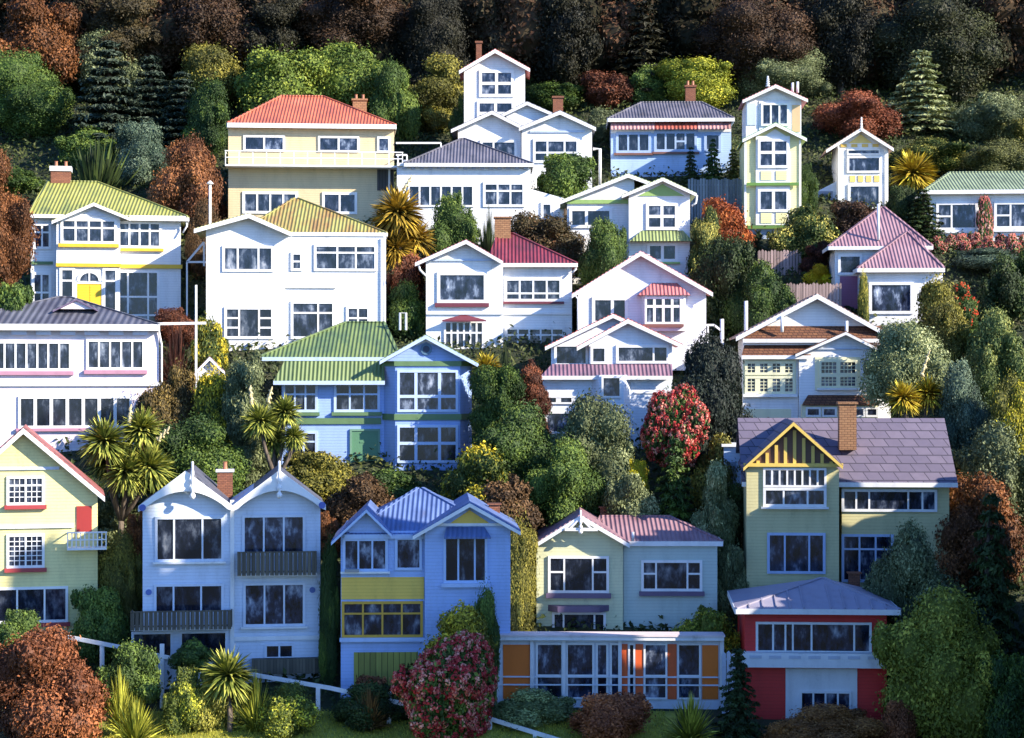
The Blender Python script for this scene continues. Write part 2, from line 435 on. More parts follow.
I_LIMEG = iron((.26, .33, .09)); T_BROWN = tiles((.26, .11, .045), (.16, .06, .03), .3, .16, .03); T_PURPLE = tiles((.20, .165, .215), (.15, .125, .175), .78, .42, .03)
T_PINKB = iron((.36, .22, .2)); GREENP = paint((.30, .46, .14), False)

def c3(*r): return [(w, rr) for w, rr in r]

# ---- yellow gabled house at the left edge, front row
h = House('pale yellow gabled house with red sills and a small slatted balcony beside a red shutter', 20, 640, 102)
PY = paint(PALEY)
h.gable((-62,507), (21,427), (101,498), roof=iron((.42,.12,.10)), barge=W, wall=(-50, 640, ), over=.5) if False else None
h.gable((-62,503), (21,427), (101,497), depth=5, roof=iron((.42,.12,.10)), wall=(-48,96,640), bw=5, wmat=PY)
h.trim(-48,467,58,470, t=.1, mat=paint((.55,.6,.7),False)); h.trim(-48,525,72,528.5, t=.12)
for y0, y1 in ((476,505), (534,568)): h.win(7, y0, 44, y1, 2, [.27,.73] if y0 < 500 else 1, lat=5, sill=REDSILL)
h.win(-4,587,67,623, [1,1.4,1.1], frame=W, gl=GLD, sill=REDSILL)
h.win(-44,534,-10,568, 2, lat=5, sill=REDSILL)
sh = h.panel(75,507,90,533, 0, paint((.33,.03,.025), False), .07, 'shutter')
h.balcony(62,533,101,549, 0, .9, W, False, gap=.2)
h.chimney(-4,436,9,448, 5, pots=1)

# ---- twin gabled house
h = House('tall twin gabled house with curved white bargeboards, finials and dark slatted balconies', 232, 682, 100.5)
WT_SHADE = paint((.62,.69,.80))  # white walls, with the blue of their shade mixed into the paint
k = h.k
def arch_barge(x0, y0, xp, yp, x1, y1, sp, drop):
    d = -.62; mb = MB(); top = []; bot = []
    N = 18
    for i in range(N+1):
        t = i/N; x = x0+(x1-x0)*t
        y = y0+(yp-y0)*(t/.5) if t < .5 else yp+(y1-yp)*((t-.5)/.5)
        s_ = sp - (sp-yp)*0
        yb = y0+drop - (y0+drop-sp)*math.sin(math.pi*min(max((t-.06)/.88,0),1))**.8
        top.append(h.L(x, y+.4, d)); bot.append(h.L(x, max(yb, y+6), d))
    for i in range(N):
        q = [top[i], top[i+1], bot[i+1], bot[i]]
        a = [(v.x, d, v.z) for v in q] + [(v.x, d+.08, v.z) for v in q]
        mb.add(a, [(3,2,1,0),(4,5,6,7),(0,1,5,4),(2,3,7,6)])
    h.put('bargeboard', mb, W)
for (x0,xp,x1) in ((138,190,231),(231,278,324)):
    h.gable((x0,507), (xp,471), (x1,507), depth=6, roof=I_SLATE, barge=None, wall=None, over=.5)
    arch_barge(x0, 505, xp, 470, x1, 505, 491, 4)
h.block([(144,682),(144,506),(190,474),(231,505),(278,474),(320,506),(320,682)], mat=WT_SHADE)
h.trim(230,500,234,682, t=.1); h.trim(234.2,637,320,641, t=.1)
for x in (191,277): h.finial(x, 461, 499, -.78, W, .15)
for x, y in ((142,507),(320,506)):
    mb = MB(); v = h.L(x, y, -.72); mb.disc((v.x, v.z), .17, -.74, -.68); h.put('roundel', mb, paint((.08,.12,.4), False))
for x, y in ((150,591),(312,591)):
    mb = MB(); v = h.L(x, y, 0); mb.disc((v.x, v.z), .15, -.06, -.003); h.put('vent', mb, paint((.10,.16,.42), False))
NF = paint((.62,.68,.78), False)  # white frames tinted with the same shade blue
h.win(156,516,224,561, [1,1.7,1.15], frame=NF, gl=GLD, sill=W, sh=2)
h.win(242,515,305,556, 3, frame=NF, gl=GLB)
h.win(155,583,224,614, [1,1.6,1.2], frame=NF, gl=GLD)
h.win(243,583,305,627, 3, frame=NF, gl=GLB, sill=W, sh=2)
h.win(264,644,294,660, 2, frame=NF, gl=GLD)
SL = vslat((.12,.105,.075), .18)
h.balcony(235,552,314,574, 0, .9, SL); h.balcony(129,610,229,627, 0, 1.2, SL)
h.win(133,630,174,658, 1, frame=NF, gl=GLD); h.win(180,630,228,664, 1, frame=NF, gl=GLD)
h.rect(250,660,319,675, -.6, .5, SL, 'trellis', False)
h.chimney(226,472,241,483, 3.5, pots=1, caph=2.5)

# ---- house tinted shade blue, with yellow panels
h = House('shade-tinted blue house with blue iron roof, yellow panel band, olive garage door and awning', 424, 705, 99)
PB_SHADE = paint((.36,.49,.78)); PBT = paint((.45,.58,.82), False)  # shade is painted in: walls and trim tinted blue
h.rect(341,531,426,705, 0, 7, PB_SHADE)
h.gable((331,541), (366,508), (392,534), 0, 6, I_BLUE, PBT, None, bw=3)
h.block([(345,532),(366,511),(388,532)], -.02, 1.0, PB_SHADE, 'gable_wall', skirt=False)
h.hip(345,505,534, 421,426,488, .3, 8, I_BLUE, fascia=PBT, over=.42)
h.gable((412,535), (469,502), (520,531), -.5, 7, I_BLUE, W, (424.5,510,705), wmat=PB_SHADE, bw=3.6, pedi=(524, paint((.80,.52,.08), False)))
h.trim(432,523.5,505,526, -.5, .14)
h.win(343,538,388,571, 3, gl=GLB, frame=PBT, sill=W, sh=2); h.win(395,537,422,570, 1, gl=GLB, frame=PBT)
h.panel(341.5,577,424,599, 0, paint((.80,.52,.08), True), .05, 'panel_band')
h.win(342,601,423,637, 4, [.3,.7], frame=paint((.62,.36,.04), False), gl=GL, sill=PBT)
gd = h.panel(354,652,418,704, 0, vslat((.32,.30,.06), .3), .06, 'garage_door')
h.win(443,535,487,583, [1,1.3,.8], d=-.5, frame=PBT, gl=GLD, sill=PBT)
h.slope((446,484,527),(443,490,537), -.52, -1.15, I_BLUE, name='awning')
h.chimney(492,505,503,515, 4, cap=brick(), caph=1.5)
mb = MB(); a = h.L(345,571.5,-.12)
mb.box(a.x, a.x+.7, -.36, -.12, a.z, a.z+.14); pl = h.put('planter', mb, paint((.3,.3,.3), False))

# ---- sage house with mauve roof
h = House('pale sage house with mauve iron roof and white trussed gable, above the glazed orange lodge', 626, 652, 104)
SG = paint((.66,.66,.40)); SG_SHADE = paint((.48,.56,.50))  # second colour is the right wall's copy, blue green shade painted in
h.gable((529,547), (581,514), (630,543), 0, 7, I_MAUVE, W, (536.5,623,652), wmat=SG, bw=4, over=.6)
h.rect(623.3,540,717,652, .25, 7, SG_SHADE)
h.hip(590,722,541, 600,667,516, .25, 7, I_MAUVE, over=.13, fh=4)
a = h.L(581,513,-.7); 
mb = MB(); p = h.L(565,529.5,-.7); q = h.L(598,529.5,-.7); mb.beam((p.x,-.68,p.z),(q.x,-.68,q.z), .1, .16); 
for x in (570,592): 
    v = h.L(x,529,-.7); w_ = h.L(581,518,-.7); mb.beam((v.x,-.69,v.z),(w_.x,-.69,w_.z), .07, .1)
h.put('gable_truss', mb, W)
h.finial(581, 510, 534, -.74, W, .12)
h.win(548,556,609,593, c3((1,[.42,.58]),(2.1,[1]),(1,[.42,.58])), sill=PURP, sh=5, gl=GLD)
h.win(641,560,702,591, c3((1,[.42,.58]),(2.6,[1]),(1,[.42,.58])), d=.25, sill=PURP, sh=4.5, gl=GLD)
v = h.L(548,611,0); v2 = h.L(609,605,0)
mb = MB(); mb.vprism([(v.x,-.003),(v.x+.5,-.7),(v2.x-.5,-.7),(v2.x,-.003)], v.z, v2.z); h.put('bay_hood', mb, PURP)
h.win(552,612,606,637, [.5,1.8,.5], gl=GLD)
h.pipe([(633,532),(633,541)], -.3, .07, W, 'vent_pipe'); h.chimney(598,508,612,517, 5, cap=brick(), caph=1.5)

# ---- glazed orange lodge
h = House('low white framed glazed lodge with orange door panels in the front row', 610, 700, 98.3)
h.rect(497,640,722,700, .12, .75, paint((.66,.70,.76), False)) 
mb = MB(); A = h.L(494,640.5,-.35); B = h.L(724,635,-.35); mb.box(A.x,B.x,-.35,.9,A.z,B.z-.09); ro = h.put('roof', mb, W)
mb = MB(); mb.box(A.x-.05,B.x+.05,-.4,.95,B.z-.088,B.z); h.put('roof_edge', mb, paint((.75,.62,.6), False), ro)
OR = paint((.76,.17,.01), False); OR2 = paint((.70,.11,.02), False)
for x0,x1 in ((503,530),(702,718)): h.panel(x0,645,x1,699, .12, OR, .05, 'door_panel')
for x0,x1 in ((621,627.5),(635.5,643),(667.5,676.5)): h.panel(x0,644,x1,699, .12, OR2, .05, 'door_panel')
for x0,x1 in ((536,563),(566,594),(596,608),(610,620.5),(628,635),(643.5,667),(677,700.5)):
    h.win(x0,643,x1,699, 1, [2,1.4], d=.12, gl=GLB, b=1.8, t=.09)
mb = MB()
for y in (677,685):
    a = h.L(497,y+.7,-.05); b = h.L(722,y-.7,-.05); mb.box(a.x,b.x,-.05,.0,a.z,b.z)
h.put('rail', mb, paint((.7,.74,.8), False))
for x in (497,532,564,620,722): h.trim(x-1.8,640.6,x+1.8,700, -.0, .1, W, 'post')

# ---- yellow house with purple tiles
h = House('yellow house with purple tiled roof, brick chimney and dark timbered yellow gable', 848, 622, 106)
YW = paint((.57,.52,.26));  # yellow greyed towards green, part of the shade put into the paint
h.rect(842,483,948,622, 0, 7.5, YW)
A = h.L(743,482,-.5); B = h.L(957,482,-.5); T = h.L(743,418,4.2)
mb = MB(); zt = T.z
mb.prism([(0,0),(1,0),(1,1)],0,1) if False else None
vs = [(A.x,-.5,A.z),(B.x,-.5,A.z),(B.x,4.2,zt),(A.x,4.2,zt),(A.x,8.4,A.z),(B.x,8.4,A.z)]
mb.add(vs + [(x,y,z-.16) for x,y,z in vs], [(0,1,2,3),(3,2,5,4),(6,9,8,7),(9,10,11,8),(0,6,7,1),(4,5,11,10),(1,7,8,2),(2,8,11,5),(0,3,9,6),(3,4,10,9)])
ro = h.put('roof', mb, T_PURPLE)
mb = MB(); mb.box(A.x,B.x,-.56,-.502,A.z-.26,A.z-.02); h.put('fascia', mb, W, ro)
h.block([(748.5,622),(748.5,470),(796,428),(840.5,470),(840.5,622)], -1.1, 6, YW)
h.gable((746,467), (796,421), (845,465), -1.1, 5.5, T_PURPLE, paint((.78,.55,.12), False), None, bw=3.4, over=.55)
P_ = paint((.13,.065,.04), False)
mb = MB(); a = h.L(755,463,-1.1); b = h.L(796,427,-1.1); c = h.L(837,463,-1.1); mb.prism([(a.x,a.z),(b.x,b.z),(c.x,c.z)], -1.15, -1.103); pd = h.put('gable_panel', mb, P_)
sl_ = 0
for i in range(9):
    x = 760+i*9.1; t = 1-abs(x-796)/42.0; yt = 464-36*t
    if t > .1: mb = MB(); a = h.L(x-1.6,463.5,-1.15); b = h.L(x+1.6,yt+2,-1.15); mb.box(a.x,b.x,-1.24,-1.153,a.z,b.z); h.put('gable_slat', mb, paint((.78,.55,.12), False))
h.trim(746,463.6,845,467, -1.1, .22, paint((.78,.55,.12), False), 'tie_beam')
h.win(765,468,828,487.6, 8, d=-1.1, gl=GL, b=2.2); h.win(765,488,828,507, [1,1.3,.9], d=-1.1, gl=GL, sill=W, sh=2)
NB = paint((.42,.52,.72), False)  # frame white turned blue, shade of the lower floor painted in
h.win(769,533,827,574, [1,1.6,.9], d=-1.1, frame=NB, gl=GL)
h.win(841.5,489,936,511.5, [.9,.9,3,1,.9], gl=GL)
h.win(841.5,534,893,582, 3, [.28,.72], frame=NB, gl=GL)
h.chimney(838,404,855,435, 1.2, tanbrick(), caph=2, cap=tanbrick())
h.chimney(851,574,862,590, -1.5, brick(), depth=.5, cap=brick(), caph=1.5)

# ---- red house
h = House('red painted house with lavender pyramid roof, white balcony band and panelled white front', 816, 722, 97)
RW = paint(RED)
h.rect(745,611,886,722, 0, 6.5, RW)
h.hip(737,900,609, 817,819.5,578, 0, 6.5, I_LAV, over=.65, fh=4.5)
mb = MB(); e0 = h.L(737,609,-.65); e1 = h.L(900,609,-.65); ap = h.L(818,578,3.25)
for i in range(1,12):
    if i == 6: continue
    f = i/12; x = e0.x+(e1.x-e0.x)*f; g = (1-abs(f-.5)*2)
    a = Vector((x,-.65,e0.z+.03)); 
    t = g*.94; b = Vector((x, -.65+(3.9)*t, e0.z+.03+(ap.z-e0.z)*t)); mb.beam(a, b, .06, .07)
h.put('roof_seam', mb, I_LAV)
h.win(756,622,871,653, [1,.75,.4,1.2,2.9,1], gl=GL, b=2.4)
h.rect(743,653.5,888,668, -.7, .68, W, 'balcony_band', False)
h.dentils(747,884,656,659, 7, -.7, paint((.55,.58,.66), False), 'slot', .03, .62)
h.panel(787,668.5,857,722, 0, W, .09, 'garage_front'); h.win(800,691,851,713, 4, d=-.09, gl=GL, b=2)
h.trim(786,668.5,790,722, -.09, .06, W, 'post')

# ---- teal/blue house with green roof, its blue deepened as shade
h = House('shade-tinted pale blue house with green iron roofs, green panelled door and canted two storey bay', 372, 474, 119)
BW = paint(PBLUE_SHADE); BT = paint((.48,.60,.82), False)  # pale blue darkened in the paint to stand in for shade
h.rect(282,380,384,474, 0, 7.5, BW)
h.hip(258,400,357, 350,388,322, .6, 7.4, I_GREEN, over=.5, fascia=BT, fh=3)
h.slope((287,384,358),(273,384,381), .2, -.75, I_GREEN, name='verandah_roof', fascia=BT)
# canted bay
z0 = h.L(0,474,-1).z-1.2; z1 = h.L(0,361,-1).z
X = lambda p, d: h.L(p, 400, d).x
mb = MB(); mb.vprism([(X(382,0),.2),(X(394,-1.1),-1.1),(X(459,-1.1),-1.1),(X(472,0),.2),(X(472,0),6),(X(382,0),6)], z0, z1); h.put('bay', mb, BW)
h.gable((378,360), (424,334), (477,363), -1.1, 6.5, I_GREEN, BT, None, bw=3.5, over=.45)
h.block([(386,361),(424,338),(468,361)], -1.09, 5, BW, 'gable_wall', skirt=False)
def bayband(y0, y1, mat):
    mb = MB(); o_ = .1
    mb.vprism([(X(382,0)-o_,.2),(X(394,-1.1)-o_*.6,-1.1-o_),(X(459,-1.1)+o_*.6,-1.1-o_),(X(472,0)+o_,.2)], h.L(0,y1,-1.1).z, h.L(0,y0,-1.1).z); h.put('belt', mb, mat)
bayband(361,366,GREENT); bayband(414,420,GREENT)
h.trim(283,418,381,424, 0, .1, GREENT, 'belt')
mb = MB(); v = h.L(425,349,-1.1); mb.disc((v.x,v.z), .34, -1.2, -1.1); vt = h.put('vent', mb, paint((.1,.2,.3), False))
mb = MB(); mb.disc((v.x,v.z), .2, -1.23, -1.202); h.put('louvre', mb, paint((.03,.05,.09), False), vt)
h.put('gable_scallop', (lambda m: (m.prism([(h.L(x,y,-1.1).x, h.L(x,y,-1.1).z) for x,y in ((414,346),(424,338),(436,346),(430,344),(425,342),(419,344))], -1.25, -1.205), m)[1])(MB()), W)
for x0,x1 in ((277,318),(334,380)): h.win(x0+ (6 if x0<300 else 0),382,x1,412, 3, [.38,.62], frame=BT, gl=GLD, sill=GREENT, sh=3.5)
h.win(290,431,318,463, 2, [.28,.72], frame=BT, gl=GLD)
h.win(396,370,457,412, [1,1.4,1], [.66,.34], d=-1.1, frame=BT, gl=GLB, b=2.5, m=3)
h.win(396,425,457,463, [1,1.4,1], [.48,.52], d=-1.1, frame=BT, gl=GLD, b=2.5, m=3)
h.door(352,431,378,473, 0, paint((.10,.24,.13), False), paint((.16,.30,.2), False), ((.3,.1,.86,.12),(.3,.42,.86,.45),(.3,.72,.86,.75),(.3,.93,.86,.95)))
mb = MB(); a = h.L(403,330,3); b = h.L(403,313,3); c = h.L(409,313,3); e = h.L(409,330,3)
mb.tube([a,b,c,e], .07, 8); h.put('flue_pipe', mb, W)

# ---- pink house at left
h = House('pale pink house with slate hip roof and long rows of windows over mauve sills', 82, 458, 121)
PK = paint(PINKW)
h.rect(-22,325,158,458, 0, 7.5, PK)
h.hip(-60,156,324, 70,82,297, 0, 7.5, I_SLATE, over=.6, fh=5.5)
h.gable((56,310),(79,298),(100,309), .9, 2.2, I_SLATE, PURP, None, bw=1.5, over=.1)
h.block([(60,309),(79,299.5),(96,309)], .9, 1.5, PK, 'gablet_wall', skirt=False)
h.dentils(8,150,329,335, 6, 0, paint((.62,.62,.72), False), 'bracket', .3, .62)
h.win(-16,341,72,371, 8, gl=GL, sill=MAUVE, sh=4); h.win(86,339,144,370, 5, gl=GL, sill=MAUVE, sh=4)
h.trim(-22,382,159,386, 0, .16)
h.win(20,396,131,428, 7, gl=GLD, b=2.5, m=3.2, sill=MAUVE, sh=3)
h.pipe([(157,330),(160,345),(160,455)], -.15, .06)

# ---- lime roofed house top left
h = House('white house with lime green roof, yellow sills and arched yellow front door', 112, 334, 134.6)
h.rect(35,216,182,334, .8, 8, WB); 
h.hip(31,187,215, 63,110,182, .8, 8, I_LIME, over=.5, fh=3)
h.hip(128,188,216.5, 152,160,203, .75, 5, I_LIME, over=.55, fh=3, name='side_roof')
h.gable((51,221),(92,202),(128,217), -.3, 5, I_LIME, W, (57,119,334), bw=3, over=.5, pedi=(216, paint((.7,.74,.82), False)))
h.win(61,219,116,244, 4, [.32,.68], d=-.3, sill=YSILL, sh=3.5); h.win(119.5,221,163,248, 4, [.3,.7], d=.8, sill=YSILL, sh=3)
h.trim(56,263.5,119.5,267, -.3, .2, YSILL, 'belt'); h.trim(119.8,264,183,268, .8, .2, YSILL, 'belt')
h.win(60,268,75,318, 1, [.22,.78], d=-.3); h.win(102,268,117,318, 1, [.22,.78], d=-.3)
h.door(77,284,101,334, -.3, paint((.78,.50,.02), True), W, ((.04,.05,.47,.97),(.53,.05,.96,.97)), True)
mb = MB(); v = h.L(89,281,-.3); n_ = 12; r1 = 12*h.k
for i in range(n_):
    t0 = math.pi*i/n_; t1 = math.pi*(i+1)/n_
    mb.prism([(v.x+r1*math.cos(t),v.z+.85*r1*math.sin(t)) for t in (t0,t1)]+[(v.x+r1*.76*math.cos(t),v.z+.65*r1*math.sin(t)) for t in (t1,t0)], -.42, -.303)
mb.box(v.x-.05,v.x+.05,-.4,-.303,v.z,v.z+r1*.65)
fl = h.put('fanlight', mb, W)
mb = MB(); mb.prism([(v.x+r1*.8*math.cos(math.pi*i/12), v.z+.68*r1*math.sin(math.pi*i/12)) for i in range(13)], -.33, -.304); h.put('pane', mb, GL, fl)
h.win(118.5,270,161,334, [1,2.3,1], [.42,.3,.28], d=.8); 
h.win(37,224,55,250, 2, [.3,.7], d=.8); h.win(36,273,55,310, 2, [.55,.45], d=.8)
h.trim(35,262,56,265, .8, .15, GREENT, 'belt'); h.pipe([(186,218),(187,225),(183,232)], .4, .06)
h.chimney(64,172,83,185, 4.5, brick(), pots=2, caph=5)

# ---- orange roof house
h = House('cream two storey house with bright orange iron roof and full width white balcony', 311, 232, 149)
CW = paint(CREAM)
h.rect(229,124,394,232, 0, 8, CW)
h.hip(227.5,395,123.5, 286,328,96, 0, 8, I_ORANGE, over=.55, fh=4)
for x0,x1,n_ in ((244,285,2),(318,359,2),(377,390,1)): h.win(x0,136,x1,152, n_, gl=GLB, b=2)
h.balcony(224,151,401,165, 0, 1.5, W, False, gap=.95, rails=2)
h.win(243,192,298,214, 4, gl=GL); h.win(322,192,357,214, [1,1], gl=GL)
h.panel(377,166,393.5,190, 0, vslat((.06,.06,.06), .25), .03, 'porch_shade_panel'); h.trim(388,166,390,190, -.03, .05, W, 'post')  # flat dark boards carry the shade of the open porch
h.chimney(359,100,373,115, 5.5, tanbrick(), cap=tanbrick(), caph=2, pots=2)
h.pipe([(402,160),(410,160),(410,165)], -.5, .08, W, 'balcony_bracket')

# ---- big white house with olive roof
h = House('large plain white two storey house with olive pyramid roof', 296, 366, 132)
h.rect(284,232,386,366, .15, 8, WB)
h.hip(240,387,232, 300,304,198, .15, 8, I_OLIVE, over=.04, fh=3)
h.gable((194,229),(248,213),(291,232), 0, 7.5, I_OLIVE, W, (207,284.6,366), bw=4, over=.7)
h.win(223,246,274,272, [1,1.6,1], gl=GL); h.win(291,252,303,271, 1, 2, d=.15, gl=GL)
h.win(314,244,377,271, [(1.8,[.25,.75]),(1.5,[.25,.75]),(1.6,[.25,.75])], d=.15, gl=GL)
h.win(225,307,274,339, [(1,3),(1.6,1),(1,3)], gl=GLD); h.win(291,301,335,339, [(1.8,[.27,.73]),(1,[.27,.73])], d=.15, gl=GL)
h.win(346,306,370,330, 2, [.5,.5], d=.15, gl=GL)
h.trim(278,286,336,288, .15, .12, W, 'ledge')
h.pipe([(384,236),(384,360)], -.05, .06)
h.slope((186,208,350),(182,210,358), -.3,-1.2, I_WHITE, name='porch_roof') if False else None

# ---- tower house (white)
h = House('white house with tall gabled tower and twin front gables under the dark forest', 523, 192, 157)
h.gable((459,70),(495,48.5),(530,68), 1.5, 5, I_RED, W, (464,525,190), bw=3.4, over=.55)
h.win(479,70,514,97, 2, 2, d=1.5, b=3, m=3); h.win(477,101,514,126, 2, 2, d=1.5, b=2.5, m=3)
h.chimney(476,43,481.5,58, 3, brick(), caph=2, cap=brick())
h.gable((499,115),(527,101),(556,114), .9, 6, I_SLATE, W, (506,549,190), bw=3, over=.4)
h.gable((451,129),(492,110),(524,126.5), 0, 7, I_SLATE, W, (458,521,190), bw=3.2, over=.55)
h.gable((519,127),(560,110),(596,127), -.4, 7, I_SLATE, W, (521.7,592,190), bw=3.4, over=.5)
h.trim(530,130.5,585,132.5, -.4, .1, paint((.5,.58,.72), False)); h.win(480,140,517,160, [(.5,1),(1,1)], gl=GL)
h.win(533,139,579,163, [1,1.4,1], [.6,.4], d=-.4, gl=GL)
h.chimney(553,98,563,113, 3, brick(), caph=2, cap=brick())
h.pipe([(593,149),(600,149),(600,185)], .2, .12, W, 'downpipe')

# ---- grey hip white house
h = House('low white house with grey pyramid roof, bracketed eaves and a lean to', 465, 240, 147.5)
h.rect(397,166,530.5,240, 0, 7, WB); h.rect(397,163,412,166.3, 0, 6, WB, skirt=False)
h.hip(404,533,163, 462,466,138.5, 0, 7, I_GREY, over=.45, fh=3)
h.trim(397,163.5,531,166, 0, .3); h.dentils(400,530,166.2,169, 15, 0, paint((.35,.38,.46), False), 'bracket', .25, .5)
h.win(408,185,474,207, 6, gl=GL, b=1.8, m=1.8); h.win(483,182,525,207, 3, [.3,.7], gl=GL)
h.block([(531,242),(531,189),(564,198),(564,242)], .4, 4, WB, 'lean_to'); h.win(541,202,553,220, 1, d=.4, gl=GL)
h.slope((531,531.3,187),(565,565.3,197), .1,.1, W) if False else None
h.trim(531,186,533,189, .4,.2) if False else None
h.pipe([(536,174),(536,188)], 1, .08, W, 'vent_pipe')

# ---- house tinted shade blue, with red awning
h = House('shade-tinted light blue house with grey hip roof and a faded red awning strip', 671, 180, 159)
LB_SHADE = paint((.40,.55,.78))  # wall blue stands for shade, put into the paint
h.rect(611,119,731,182, 0, 7, LB_SHADE); h.hip(608,734,118, 640,700,102, 0, 7, I_GREY, over=.5, fh=3)
for x0,x1,c in ((611,654.5,(.62,.28,.28)),(655,697.5,(.58,.10,.06)),(698,731,(.62,.28,.28))):
    h.slope((x0,x1,121.5),(x0,x1,128), -.003, -.5, iron(c, None, .3), name='awning')
h.trim(611,128,655,133, 0, .05, W, 'trim') ; h.trim(698,128,731,132, 0,.05, W,'trim')
NBL = paint((.36,.48,.68), False)  # frames take the shade blue as well
h.win(616,132,651,153, 3, gl=GLD, frame=NBL, sill=BROWNSILL, sh=2.2); h.win(654,131,697,152, [(1,1),(1,1),(1,2),(1,1)], gl=GLD, frame=NBL, sill=BROWNSILL, sh=2.2); h.win(704,133,721,152, 1, gl=GLD, frame=NBL)
h.chimney(684,87,694,104, 4, brick(), caph=2, cap=brick(), pots=2)

# ---- white and green house
h = House('white house with green trimmed gables and a green skirt roof over its bay', 630, 290, 141)
h.gable((560,200),(628,173),(662,186), .7, 7, I_LIMEG, W, (567,634,290), bw=3.4, over=.4)
h.trim(566,199.5,629,203.5, .7, .15, GREENP, 'belt')
h.win(569,208,612,228, [.6,1], d=.7, gl=GLD, b=3, m=3)
h.gable((622,194.5),(663,177),(697,193), -.5, 7, I_LIMEG, W, (629,690,290), bw=3, over=.5, pedi=(196, GREENP))
h.win(646,203,678,230, 2, 2, d=-.5, b=3, m=3)
v = lambda x,y,d: h.L(x,y,d)
mb = MB(); a,b,c,e = v(642,230.5,-.52),v(683,230.5,-.52),v(693,241,-1.3),v(630,241,-1.3); f_,g_ = v(630,241,-.5),v(692,241,-.5)
mb.add([a,b,c,e,Vector((f_.x,-.503,e.z)),Vector((g_.x,-.503,c.z))], [(0,3,2,1),(0,4,3),(1,2,5),(3,4,5,2),(0,1,5,4)]); h.put('skirt_roof', mb, I_LIMEG)
h.win(647,243,678,262, 2, d=-.5, gl=GL, b=3, m=3, sill=GREENP, sh=2)
h.pipe([(694,194),(697,196),(696,203),(692,206)], -.4, .07)

# ---- maroon roof house
h = House('white house with maroon iron roof, big picture window and tan brick chimney', 498, 356, 132.5)
h.rect(503,264,572,356, .5, 7.5, WB)
h.hip(488,577,263, 499,513,233, .5, 7.5, I_MAROON, over=.5, fh=3.2)
h.gable((415,262),(466,239),(503,260.5), -.2, 7.5, I_MAROON, W, (426,503,356), bw=3.6, over=.55)
h.trim(428,259,500,261, -.2, .1, paint((.5,.58,.74), False))
h.win(437,272,487,303, 1, d=-.2, gl=glass(1.3,.6), sill=MAROON, sh=4, b=3.2); 
h.trim(426,312,503,314.5, -.2, .12); h.trim(503.2,312,572,314.5, .5, .12)
h.slope((462,466,314.8),(442,486,320), -.22,-.75, MAROON, name='bay_hood')
h.win(444,321,484,349, 6, [.4,.6], d=-.2, gl=GLD, b=2); 
h.win(504.5,278,562,301.5, 4, [.72,.28], d=.5, gl=GL, sill=MAROON, sh=2.5)
h.win(505,327,565,352, 5, [.25,.75], d=.5, gl=GL)
h.chimney(495,218,511,238, 3.5, tanbrick(), cap=tanbrick(), caph=1.5, depth=.9)
h.pipe([(418,263),(420,270),(426,276)], -.4, .07); h.pipe([(575,265),(576,269),(572,273)], .2, .07)

# ---- pinkish white gable house
h = House('white house with one wide pink edged gable and a red hooded bay window', 641, 352, 130)
PW = paint((.76,.76,.80))
h.gable((572,293.5),(641,250.5),(713,292), 0, 7.5, I_PINKR, W, (578,706,352), bw=4, over=.55, wmat=PW)
h.win(592,297,628,324, [1,.7], gl=GLD, b=3.2, m=3)
A = h.L(641,331,0); B = h.L(686,295,0)
mb = MB(); mb.vprism([(A.x,-.003),(A.x+.25,-.7),(B.x-.25,-.7),(B.x,-.003)], A.z, B.z); h.put('bay', mb, PW)
h.win(645,297,682,324, 4, [.3,.7], d=-.7, gl=GL, b=2, m=2.6, sill=BROWNSILL, sh=3)
a,b,c,e = h.L(652,283,-.02),h.L(677,283,-.02),h.L(691,295,-1.0),h.L(638,295,-1.0); mb = MB()
mb.add([a,b,c,e,Vector((e.x,-.003,e.z)),Vector((c.x,-.003,c.z))], [(0,3,2,1),(0,4,3),(1,2,5),(3,4,5,2),(0,1,5,4)]); h.put('bay_roof', mb, I_PINKR)
h.pipe([(574,294),(578,299),(578,345)], -.3, .06)

# ---- white house with purple verandah roof
h = House('white house with red edged double gable and purple verandah roof across its front', 608, 436, 122)
WL_SHADE = paint((.72,.76,.82))  # white tinted faintly blue, verandah shade put into the paint
h.gable((545,346),(613,313),(645,328), .6, 6.5, I_RED, W, (551,640,436), bw=3.6, over=.4, wmat=WL_SHADE)
h.gable((577,346),(628,318),(683,344), 0, 7, I_RED, W, (589,672,436), bw=4, over=.5, wmat=WL_SHADE)
h.win(554,344,588,366, 1, d=.6, gl=GL, b=2.6); h.win(590.5,346,607,364, 1, gl=GL); h.win(616,345,669,363.5, [1.7,.6], gl=GL)
h.slope((552,672,364),(541,673,376), -.003,-1.35, I_PURPLE, name='verandah_roof', fascia=W)
h.rect(543,378,672,436, -.9, 1.0, WL_SHADE, 'verandah_wall'); h.dentils(544,672,376.5,379, 12, -.9, W, 'bracket', .2, .35)
A = h.L(592,418,-.9); B = h.L(631,375,-.9)
mb = MB(); mb.vprism([(A.x,-.903),(A.x+.45,-1.6),(B.x-.45,-1.6),(B.x,-.903)], A.z-1, B.z); h.put('bay', mb, WL_SHADE)
h.win(602,376,622,398, 1, d=-1.6, gl=GL, b=2); 
h.win(544,396,589,404, 3, d=-.9, gl=GL, b=1.8, m=5); h.win(545,411,590,434, 1, d=-.9, gl=glass(1.3,.6)); h.win(634,384,668,404, 2, d=-.9, gl=GL) if False else None
h.trim(634,392,670,393.5, -.9,.06)

